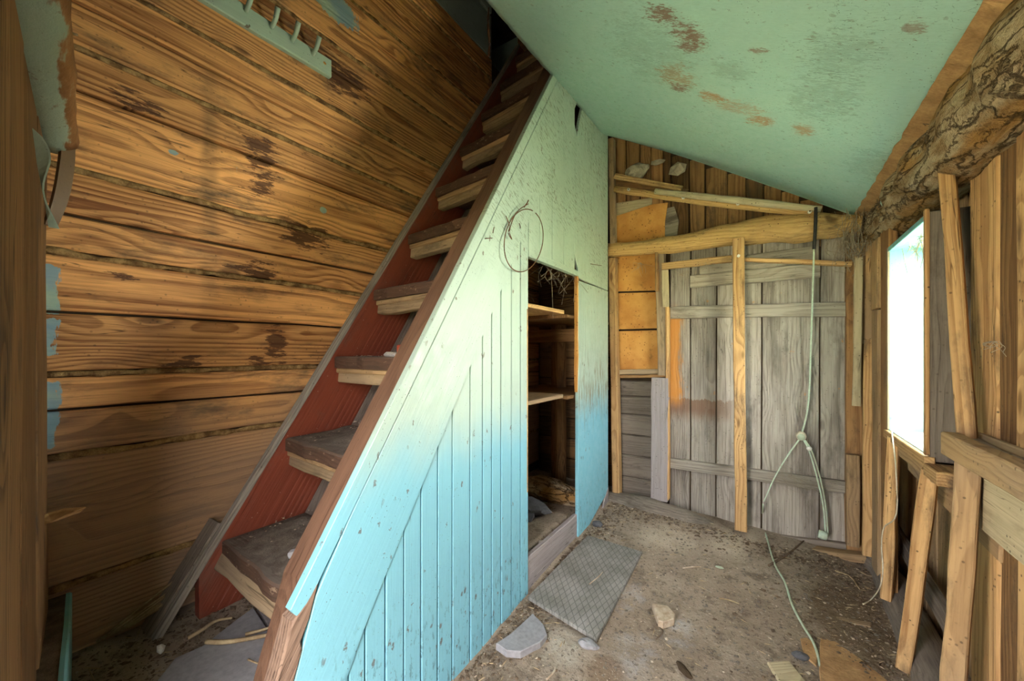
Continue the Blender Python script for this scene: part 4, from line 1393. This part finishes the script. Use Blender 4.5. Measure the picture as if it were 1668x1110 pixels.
fc = [on_ground(x, y, .008) for x, y in ((1242, 850), (1250, 880), (1262, 920), (1278, 948), (1290, 985), (1307, 1018), (1325, 1048), (1335, 1080), (1341, 1118), (1345, 1170))]
fc = [atY(1243, 822, 2.90)] + fc
tag(tube('floor_cable', fc, .005, 'cable_dusty', k=8), 'dusty green cable winding across the earth floor', 'cable')
wc = [atX(1452, 640, .52), atX(1452, 690, .44), atX(1459, 760, .425), atX(1460, 838, .424), atX(1440, 860, .415), atX(1436, 890, .412), atX(1438, 925, .41), atX(1434, 955, .405),
      on_ground(1420, 976, .01), on_ground(1406, 985, .01)]
wc = [atX(1508, 528, .60), atX(1490, 560, .59), atX(1478, 620, .58), atX(1462, 670, .55)] + wc[1:]
tag(tube('window_cable', wc, .0026, 'cable_white', k=6), 'thin pale cable hanging from the window down to the sill log', 'cable')

# wire loop on nail
wlp = empty('wire_loop', atX(857, 335, XP + .02), 'rusty wire loop hanging on a nail of the turquoise partition', 'wire')
pts = []
for i in range(33):
    an = radians(75 + 350 * i / 32)
    pts.append(atX(853 + 31 * cos(an) + 7 * sin(an), 392 - 51 * sin(an) + 3 * cos(an), XP + .018 + .010 * sin(an * 2)))
tube('wire', pts, .0024, 'rust', wlp, k=6, n=2)
pts = [atX(x, y, XP + .022) for x, y in ((824, 352), (830, 368), (828, 380), (834, 390), (830, 376), (838, 352), (848, 340), (861, 332))]
tube('wire_end', pts, .0022, 'rust', wlp, k=6, n=4)
tube('nail', [atX(853, 338, XP), atX(858, 332, XP + .03), atX(861, 326, XP + .045)], .003, 'rust', wlp, k=6, n=2)

# bent nails on the partition
for (x, y, dx, dy, lb) in ((790, 389, 12, -1, 'bent rusty nail lying flat beside the diagonal crack of the partition'), (803, 380, 2, -10, 'upright rusty nail near the diagonal crack of the partition'),
                           (962, 430, 18, 3, 'long bent nail in the wide board right of the cupboard opening'), (848, 372, -2, -8, 'small rusty nail inside the hanging wire loop')):
    t = tube('bent_nail', [atX(x, y, XP + .002), atX(x + dx * .3, y + dy * .4, XP + .016), atX(x + dx, y + dy, XP + .02)], .002, 'rust', k=5, n=3)
    tag(t, lb, 'nail', 'bent nails in the partition')

# small things on the treads
tz = TZ[2]
tag(boxm('red_box', (-1.235, 1.045, tz + .0), (-1.20, 1.085, tz + .048), 'redplastic', bev=.004), 'tiny faded red box on a dusty tread', 'box')
tag(rock('dust_lump', (-1.28, 1.06, tz + .008), (.045, .02, .012), 'plaster', 14, None, 2), 'pale dust lump beside the tiny red box', 'rubble')
for k, (px, py, s, m_, lb) in enumerate(((481, 830, .026, 'slab', 'dark grey coal lump on the lowest tread'), (508, 826, .040, 'plaster', 'pale flat plaster shard on the lowest tread'),
                                         (497, 812, .014, 'fibre', 'yellowish pebble at the back of the lowest tread'), (514, 808, .018, 'stone', 'grey crumbled stone at the back of the lowest tread'))):
    c = atX(px, py, -1.24 - .05 * (k % 2))
    c.z = max(c.z, TZ[0] + s * .4)
    tag(rock('rubble', (c.x, c.y, TZ[0] + s * .6 + .01), (s, s * .8, s * .6), m_, 20 + k, None, 2, .35), lb, 'rubble')
tag(rock('plaster_lump', (-1.165, 0.93, TZ[1] + .024), (.032, .03, .028), 'plaster', 31, None, 2, .3), 'pale plaster lump against the right stringer on the second tread', 'rubble')
o = plank('wood_splinter', (-1.30, 1.02, TZ[1] + .012), (-1.16, .96, TZ[1] + .035), .03, .012, (0, -.3, 1), 'greydark', segs=3)
tag(o, 'broken grey board piece at the back of the second tread', 'wood')
o = boxm('wooden_wedge', (XL + .002, 0.985, 0.868), (XL + .05, 1.02, 0.92), 'greydark', bev=.003)
tag(o, 'small wooden wedge between plank wall and stair', 'wood')

# dirt mounds lying on the treads (not countable)
V, Fc = [], []
for k in (0, 1):
    nx, ny = 22, 14
    b = len(V)
    for j in range(ny + 1):
        for i in range(nx + 1):
            s, t = i / nx, j / ny
            x = XS0 + .005 + (XS1 - XS0 - .01) * s
            y = TYL[k] + (TYR[k] - TYL[k]) * s + .012 + (RUNB - .02) * t
            e = min(1, 6 * min(s, 1 - s, t, 1 - t))
            hgt = (.004 + .075 * t * t * (.35 + .65 * s) + .012 * mnoise.noise(Vector((x * 12, y * 12, k)))) * e
            V.append((x, y, TZ[k] - .001 + max(0, hgt)))
    for j in range(ny):
        for i in range(nx):
            a = b + j * (nx + 1) + i
            Fc.append((a, a + 1, a + nx + 2, a + nx + 1))
dm = mesh_obj('tread_dirt', V, Fc, 'dust', smooth=True)
tag(dm, 'drifts of dark dirt on the two lowest treads', 'dirt', kind='stuff')

# slabs and twigs at the stair foot
GZ = 0.31
def flat(name, px, z, t, mat, label, cat, dz=0.0, bev=.003, grp=None, zs=None):
    pts = [atZ(x, y, z) for x, y in px]
    if zs:
        pts = [atZ(x, y, zz) for (x, y), zz in zip(px, zs)]
    o = prism(name, pts, (0, 0, 1), t, mat, bev=bev)
    return tag(o, label, cat, grp)


flat('floor_board', ((384, 1010), (413, 989), (458, 1058), (452, 1110), (448, 1135), (235, 1135), (285, 1072), (330, 1052)), GZ + .012, .03, 'slab', 'flat grey slab under the litter at the stair foot', 'slab')
flat('floor_board', ((418, 988), (432, 982), (474, 1038), (462, 1060)), GZ + .006, .02, 'violet', 'narrow violet grey board beside the stringer foot', 'board')
for k, (pp, r, lb) in enumerate((([(306, 1040), (330, 1026), (352, 1012), (378, 1007)], .005, 'pale curved twig leaning to the red stair side'),
                                 ([(336, 1046), (370, 1046), (410, 1040), (440, 1034), (468, 1029)], .006, 'long pale peeled stick across the grey slab'),
                                 ([(400, 1034), (430, 1026), (446, 1020)], .0045, 'short pale straw stalk beside the long peeled stick'),
                                 ([(404, 1075), (425, 1082), (450, 1078)], .0022, 'fine yellow straw bent on the grey slab'))):
    pts = [atZ(x, y, GZ + .012 + r + .004 * (i % 2)) for i, (x, y) in enumerate(pp)]
    tag(tube('twig', pts, [r * 1.2, r, r * .7], 'straw', k=6), lb, 'twig')
# reed bundle by the left wall
for k in range(7):
    a = Vector((XL + .02 + .006 * k, .30 + .012 * k, .33 + .004 * k))
    b = Vector((XL + .015 + .003 * (k % 3), .80 + .02 * k, .60 - .012 * k))
    o = tube('dry_reed', [a, (a + b) / 2 + Vector((.008, 0, -.015 * (k % 3))), b], .0035, 'straw', k=5, n=4)
    tag(o, 'dry reed stalk leaning on the plank wall behind the stair foot', 'reed', 'dry reeds behind the stair foot')
rgo = rock('glass_shard', atZ(262, 1058, GZ + .02), (.018, .010, .014), 'ceramic', 40, None, 1)
tag(rgo, 'white shard at the foot of the grey stair strip', 'shard')

# peeling strips by the near wall
o = prism('bark_strip', [atX(58, 848, -1.52), atX(78, 836, -1.52), atX(106, 828, -1.50), atX(139, 826, -1.47), (atX(128, 834, -1.48)), atX(84, 850, -1.50), atX(62, 856, -1.52)], (.3, -.4, .85), .004, 'tan', bev=.0005)
tag(o, 'torn tan paper strip sticking out of the near board wall', 'paper')
hb = [atX(108, 182, -1.56), atX(112, 240, -1.54), atX(107, 290, -1.53), atX(98, 330, -1.53), atX(84, 368, -1.54)]
V, Fc = [], []
for i, p in enumerate(catmull(hb, 5)):
    t_ = i / 20
    wv = Vector((-.006, .011, 0)) * (1.0 + .25 * sin(pi * t_))
    nv = Vector((.010, .004, 0))
    V += [p - wv, p + wv, p + wv - nv, p - wv - nv]
m = len(V) // 4
for i in range(m - 1):
    for k in range(4):
        a, b = i * 4 + k, i * 4 + (k + 1) % 4
        Fc.append((a, b, b + 4, a + 4))
Fc += [(0, 3, 2, 1), tuple(range(4 * m - 4, 4 * m))]
o = mesh_obj('curved_slat', V, Fc, 'slatpaint')
tag(o, 'curved slat with blue paint remnants hanging below the painted log', 'slat')
V, Fc = [], []
for i in range(15):
    t_ = i / 14
    p = atX(38 + 40 * t_ ** .6, 205 + 165 * t_, -1.20 - .25 * t_)
    wv = .007 * sin(pi * min(1, t_ * 1.05)) + .001
    V += [p + Vector((-wv, .004, 0)), p + Vector((wv, .012 + .01 * sin(7 * t_), 0)), p + Vector((wv, .009 + .01 * sin(7 * t_), 0)), p + Vector((-wv, .001, 0))]
for i in range(14):
    for k in range(4):
        a, b = i * 4 + k, i * 4 + (k + 1) % 4
        Fc.append((a, b, b + 4, a + 4))
o = mesh_obj('paint_peel', V, Fc, 'mint')
tag(o, 'long curled peel of mint paint hanging beside the near boards', 'paint peel')
o = tube('straw_stalk', [atX(82, 45, -1.6), atX(100, 49, -1.6), atX(126, 57, -1.58)], .0035, 'straw', k=6)
tag(o, 'yellow straw stalk poking out near the painted log', 'straw')
o = tube('hanging_strip', [atX(796, 12, -1.30), atX(795, 40, -1.30), atX(797, 70, -1.30), atX(796, 92, -1.30)], [.004, .010, .008, .009], 'stringer', k=5, n=4, rough=.4, nsc=40, squash=.3)
tag(o, 'thin dark strip hanging in the stair opening', 'strip')

# ---- cupboard inside
for (z, ya, yb, xa, m_, lb) in ((1.462, 1.56, 2.215, -1.40, 'tan', 'upper short plank shelf in the cupboard opening'), (0.945, 1.30, 2.20, -1.40, 'tan_dusty', 'lower short plank shelf in the cupboard opening')):
    o = prism('cupboard_shelf', [(-1.065, ya, z), (-1.065, yb - .01, z), (-1.09, yb, z), (xa, yb, z), (xa, ya, z)], (0, 0, 1), .022, m_, grain=(0, 1, 0), bev=.002)
    tag(o, lb, 'shelf')
o = plank('cupboard_shelf', (-1.35, 2.22, 1.44), (-1.35, 2.98, 1.44), .6, .02, (0, 0, 1), 'brownboard')
tag(o, 'dark shelf board deep inside the cupboard', 'shelf')
o = plank('cupboard_shelf', (-1.35, 2.22, .93), (-1.35, 2.98, .93), .6, .02, (0, 0, 1), 'brownboard')
tag(o, 'dusty lower board deep inside the cupboard', 'shelf')
o = tube('timber_post', [(-1.40, 2.80, .15), (-1.40, 2.80, .8), (-1.40, 2.80, 1.42)], [.062, .06, .062], 'brownboard', k=9, n=5, rough=.08)
tag(o, 'round brown post standing inside the cupboard', 'post')
o = plank('cross_beam', (-1.66, 2.70, 1.33), (-1.06, 2.70, 1.33), .10, .05, NB, 'brownboard')
tag(o, 'horizontal brown beam under the upper cupboard shelf', 'beam')
for k in range(11):
    z = .22 + k * .17
    plank('plank', (-1.70, YF - .022, z), (-1.05, YF - .022, z + .006), .165, .02, NB, 'brownboard' if 4 < k < 7 else 'darkboard', wb, segs=2)
o = tube('rotten_log', [(-1.60, 2.50, .20), (-1.4, 2.48, .235), (-1.2, 2.50, .21), (-1.08, 2.52, .18)], [.07, .08, .075, .05], 'bark', k=12, n=5, rough=.25)
tag(o, 'rotten log lying on the cupboard floor', 'log')
o = rock('dark_rag', (-1.36, 2.16, .19), (.17, .13, .06), 'cloth', 51, None, 3, .5)
tag(o, 'crumpled dark rag on the cupboard floor', 'rag')

# ---- floor things
mat_px = [atZ(860, 972, .018), atZ(972, 1041, .006), atZ(1046, 899, .052), atZ(957, 872, .068)]
mo = prism('rubber_mat', mat_px, (0, -.06, 1), .016, 'rubber', bev=.002, grain=(0, 1, 0))
tag(mo, 'thin grey rubber mat with diamond pattern in front of the cupboard', 'mat')
flat('broken_tile', ((808, 1048), (832, 1032), (868, 999), (886, 1018), (891, 1034), (880, 1046), (848, 1062), (825, 1060)), .0, .028, 'slab', 'broken grey tile piece beside the rubber mat', 'tile')
flat('wood_chip', ((1062, 983), (1088, 987), (1100, 1000), (1098, 1008), (1080, 1014), (1072, 1010)), .035, .03, 'chip', 'angular pale wood chip on the lime patch', 'wood chip', zs=[.03] * 6)
flat('board_offcut', ((1250, 1078), (1285, 1076), (1325, 1125), (1285, 1135)), -.0, .02, 'pale', 'pale board offcut lying near the floor cable', 'board')
flat('hardboard_piece', ((1336, 1038), (1344, 1033), (1400, 1072), (1450, 1112), (1450, 1160), (1342, 1160), (1334, 1090)), .004, .010, 'fibre', 'large brown hardboard piece beside the floor cable', 'hardboard')
flat('hardboard_piece', ((1303, 1040), (1325, 1036), (1332, 1060), (1330, 1085), (1310, 1068)), .002, .006, 'fibre', 'small hardboard scrap under the floor cable', 'hardboard')
flat('wood_strip', ((1362, 1004), (1420, 1014), (1418, 1021), (1360, 1010)), .012, .01, 'tan_dusty', 'thin slat half buried in the litter by the sill log', 'slat')
c = on_ground(1304, 1073)
tag(rock('coal_lump', c + Vector((0, 0, .010)), (.030, .018, .014), 'cloth', 61, None, 2, .2), 'rounded dark coal lump beside the hardboard', 'lump')
c = on_ground(1114, 1094)
tag(rock('bark_piece', c + Vector((0, 0, .006)), (.040, .015, .012), 'shell', 63, None, 2, .3, rotz=-.7), 'black bark piece near the pale board offcut', 'bark')
c = on_ground(1172, 926)
tag(rock('green_leaf', c + Vector((0, 0, .004)), (.022, .012, .004), 'cable_dusty', 64, None, 2, .2), 'small greenish leaf on the sandy floor', 'leaf')
c = on_ground(882, 887)
tag(rock('stone', c + Vector((0, 0, .008)), (.020, .016, .014), 'ceramic', 66, None, 2, .3), 'small white stone by the cupboard threshold', 'stone')
c = on_ground(973, 857)
tag(rock('stone', c + Vector((0, 0, .012)), (.035, .025, .022), 'cloth', 67, None, 2, .3), 'dark stone at the foot of the wide turquoise board', 'stone')
c = on_ground(958, 1052)
tag(rock('mortar_lump', c + Vector((0, 0, .006)), (.040, .028, .014), 'slab', 68, None, 3, .35), 'grey mortar lump at the near corner of the rubber mat', 'mortar')
for (pp, r, m_, lb) in (([(1252, 922), (1285, 902), (1318, 874)], .006, 'litter', 'dark stick crossing under the floor cable'), ([(1172, 975), (1188, 978), (1204, 984)], .0035, 'straw', 'short straw on the bare earth middle'),
                        ([(1112, 926), (1128, 924), (1142, 924)], .004, 'chip', 'thin pale twig on the sandy patch'), ([(960, 952), (975, 940), (982, 932)], .003, 'chip', 'pale splinter on the rubber mat'),
                        ([(945, 990), (955, 982), (962, 974)], .003, 'straw', 'thin stalk on the middle of the rubber mat'), ([(1070, 1018), (1080, 1030), (1068, 1042)], .003, 'litter', 'curled dark stalk near the pale wood chip'),
                        ([(890, 1108), (902, 1095), (905, 1088)], .004, 'chip', 'pale twig near the broken grey tile'), ([(1360, 930), (1385, 940), (1400, 960)], .004, 'straw', 'bent straw near the window sill log')):
    pts = [on_ground(x, y, r + (.022 if 'mat' in lb else 0)) for x, y in pp]
    tag(tube('twig', pts, [r, r, r * .6], m_, k=5), lb, 'twig')

# ---- uncountable litter
rl = random.Random(11)


def litter(name, mat, label, n, place, size, aspect=(.3, 1.0), thick=.25):
    V, Fc = [], []
    for _ in range(n):
        c = place()
        if c is None:
            continue
        s = size * (0.35 + rl.random() ** 3 * 1.9)
        an = rl.uniform(0, 2 * pi)
        asp = rl.uniform(*aspect)
        ux = Vector((cos(an), sin(an), rl.uniform(-.3, .3)))
        uy = Vector((-sin(an), cos(an), rl.uniform(-.3, .3))) * asp
        b = len(V)
        q = [c + ux * s * rl.uniform(.6, 1), c + uy * s * rl.uniform(.5, 1), c - ux * s * rl.uniform(.6, 1), c - uy * s * rl.uniform(.5, 1)]
        top = c + Vector((0, 0, s * thick + .001))
        V += q + [top]
        Fc += [(b, b + 1, b + 4), (b + 1, b + 2, b + 4), (b + 2, b + 3, b + 4), (b + 3, b, b + 4)]
    o = mesh_obj(name, V, Fc, mat)
    return tag(o, label, 'litter', kind='stuff')


def gp(x, y):
    return Vector((x, y, ground(x, y) + .001))


def any_floor():
    x, y = rl.uniform(-1.0, .5), rl.uniform(1.0, 2.95)
    return gp(x, y)


def edge_floor():
    if rl.random() < .45:
        return gp(-1.0 + abs(rl.gauss(0, .09)), rl.uniform(1.0, 2.9))
    if rl.random() < .6:
        return gp(.47 - abs(rl.gauss(0, .22)), rl.uniform(1.2, 2.95))
    return gp(rl.uniform(-.9, .45), 2.86 - abs(rl.gauss(0, .10)))


def foot():
    x, y = rl.uniform(-1.68, -1.08), rl.uniform(.22, .85)
    return gp(x, y)


litter('floor_litter', 'dust', 'dark crumbs and rotted chips strewn over the earth floor', 4200, any_floor, .0065)
litter('edge_litter', 'litter', 'dark litter gathered along the walls', 4200, edge_floor, .010)
litter('straw_litter', 'straw', 'straw bits and splinters strewn over the floor', 1300, lambda: (any_floor() if rl.random() < .4 else edge_floor()), .016, (.05, .12), .08)
litter('pale_litter', 'chip', 'pale plaster crumbs strewn over the floor', 1500, lambda: (any_floor() if rl.random() < .5 else edge_floor()), .006)
litter('stair_foot_litter', 'litter', 'dark rotted litter around the stair foot', 1800, foot, .008)
litter('stair_foot_straw', 'straw', 'straw bits around the stair foot', 260, foot, .02, (.05, .1), .06)


def tread_pt():
    k = rl.choice((0, 0, 1, 1, 2, 3))
    s, t = rl.random(), rl.random()
    lift = (.075 * t * t * (.35 + .65 * s) if k < 2 else 0)
    return Vector((XS0 + .01 + .46 * s, TYL[k] + .03 + .24 * t, TZ[k] + .002 + lift))


litter('tread_litter', 'chip', 'crumbs of dirt and plaster on the treads', 420, tread_pt, .006)


def web(name, label, strands, r=.0009):
    V, Fc = [], []
    for path in strands:
        v, f = tube_data(catmull(path, 4), r, 3)
        b = len(V)
        V += v
        Fc += [tuple(i + b for i in q) for q in f]
    o = mesh_obj(name, V, Fc, 'web')
    return tag(o, label, 'cobweb', kind='stuff')


S = []
c0 = atX(1392, 385, .40)
for _ in range(120):
    a = c0 + Vector((rl.gauss(0, .035), rl.gauss(0, .05), .10 + rl.gauss(0, .03)))
    b = c0 + Vector((rl.gauss(-.005, .03), rl.gauss(0, .05), -.10 + rl.gauss(0, .05)))
    m_ = (a + b) / 2 + Vector((rl.gauss(0, .03), rl.gauss(0, .03), rl.gauss(-.02, .03)))
    S.append([a, m_, b])
web('cobweb', 'dusty cobweb clump in the corner under the rotten log', S, .0013)
S = []
for _ in range(60):
    y = rl.uniform(2.02, 2.44)
    a = Vector((.49 + rl.uniform(0, .1), y, WZ1 - .002))
    b = a + Vector((rl.gauss(0, .02), rl.gauss(0, .05), -abs(rl.gauss(.05, .06))))
    S.append([a, (a + b) / 2 + Vector((rl.gauss(0, .01), rl.gauss(0, .01), 0)), b])
for _ in range(40):
    a = atX(1490 + rl.gauss(0, 3), 408 + rl.uniform(0, 34), .57)
    b = a + Vector((rl.gauss(0, .02), rl.gauss(0, .02), rl.gauss(-.03, .02)))
    S.append([a, (a + b) / 2 + Vector((.005, 0, 0)), b])
web('cobweb', 'cobweb hanging in the turquoise window box', S, .0012)
S = []
for _ in range(45):
    a = atY(1255 + rl.uniform(-8, 30), 760 + rl.uniform(-5, 20), 2.93)
    b = atY(1300 + rl.uniform(-20, 70), 792 + rl.uniform(-6, 20), 2.98)
    S.append([a, (a + b) / 2 + Vector((0, 0, -.012)), b])
web('cobweb', 'thin cobweb veil on the lower door ledge', S, .0005)
S = []
for (x, y, Y) in ((1043, 432, 2.93), (1120, 445, 2.92), (1150, 432, 2.92), (1620, 560, 1.6)):
    for _ in range(10):
        a = atY(x + rl.gauss(0, 8), y - 4, Y)
        b = atY(x + rl.gauss(0, 12), y + abs(rl.gauss(8, 9)), Y)
        S.append([a, (a + b) / 2 + Vector((rl.gauss(0, .01), 0, 0)), b])
for _ in range(30):
    a = Vector((-1.06 + rl.gauss(0, .03), rl.uniform(OY0, OY1), OZ1 - .03))
    b = a + Vector((rl.gauss(0, .05), rl.gauss(0, .05), -abs(rl.gauss(.08, .06))))
    S.append([a, (a + b) / 2 + Vector((0, rl.gauss(0, .02), 0)), b])
web('cobweb', 'scattered dusty threads under the log beam and cupboard head', S, .0008)

S = []
for _ in range(3500):
    y = rl.uniform(.9, 2.95)
    a = Vector((.449 + rl.gauss(0, .008), y, 1.915 + rl.gauss(0, .014)))
    b = a + Vector((rl.gauss(.0, .008), rl.gauss(0, .02), rl.gauss(-.008, .012)))
    S.append([a, (a + b) / 2 + Vector((rl.gauss(0, .006), rl.gauss(0, .006), rl.gauss(0, .006))), b])
V, Fc = [], []
for path in S:
    v, f = tube_data(path, .0012, 3)
    b = len(V)
    V += v
    Fc += [tuple(i + b for i in q) for q in f]
o = mesh_obj('moss_packing', V, Fc, 'litter')
tag(o, 'dark moss packing between ceiling edge and rotten log', 'moss', kind='stuff')
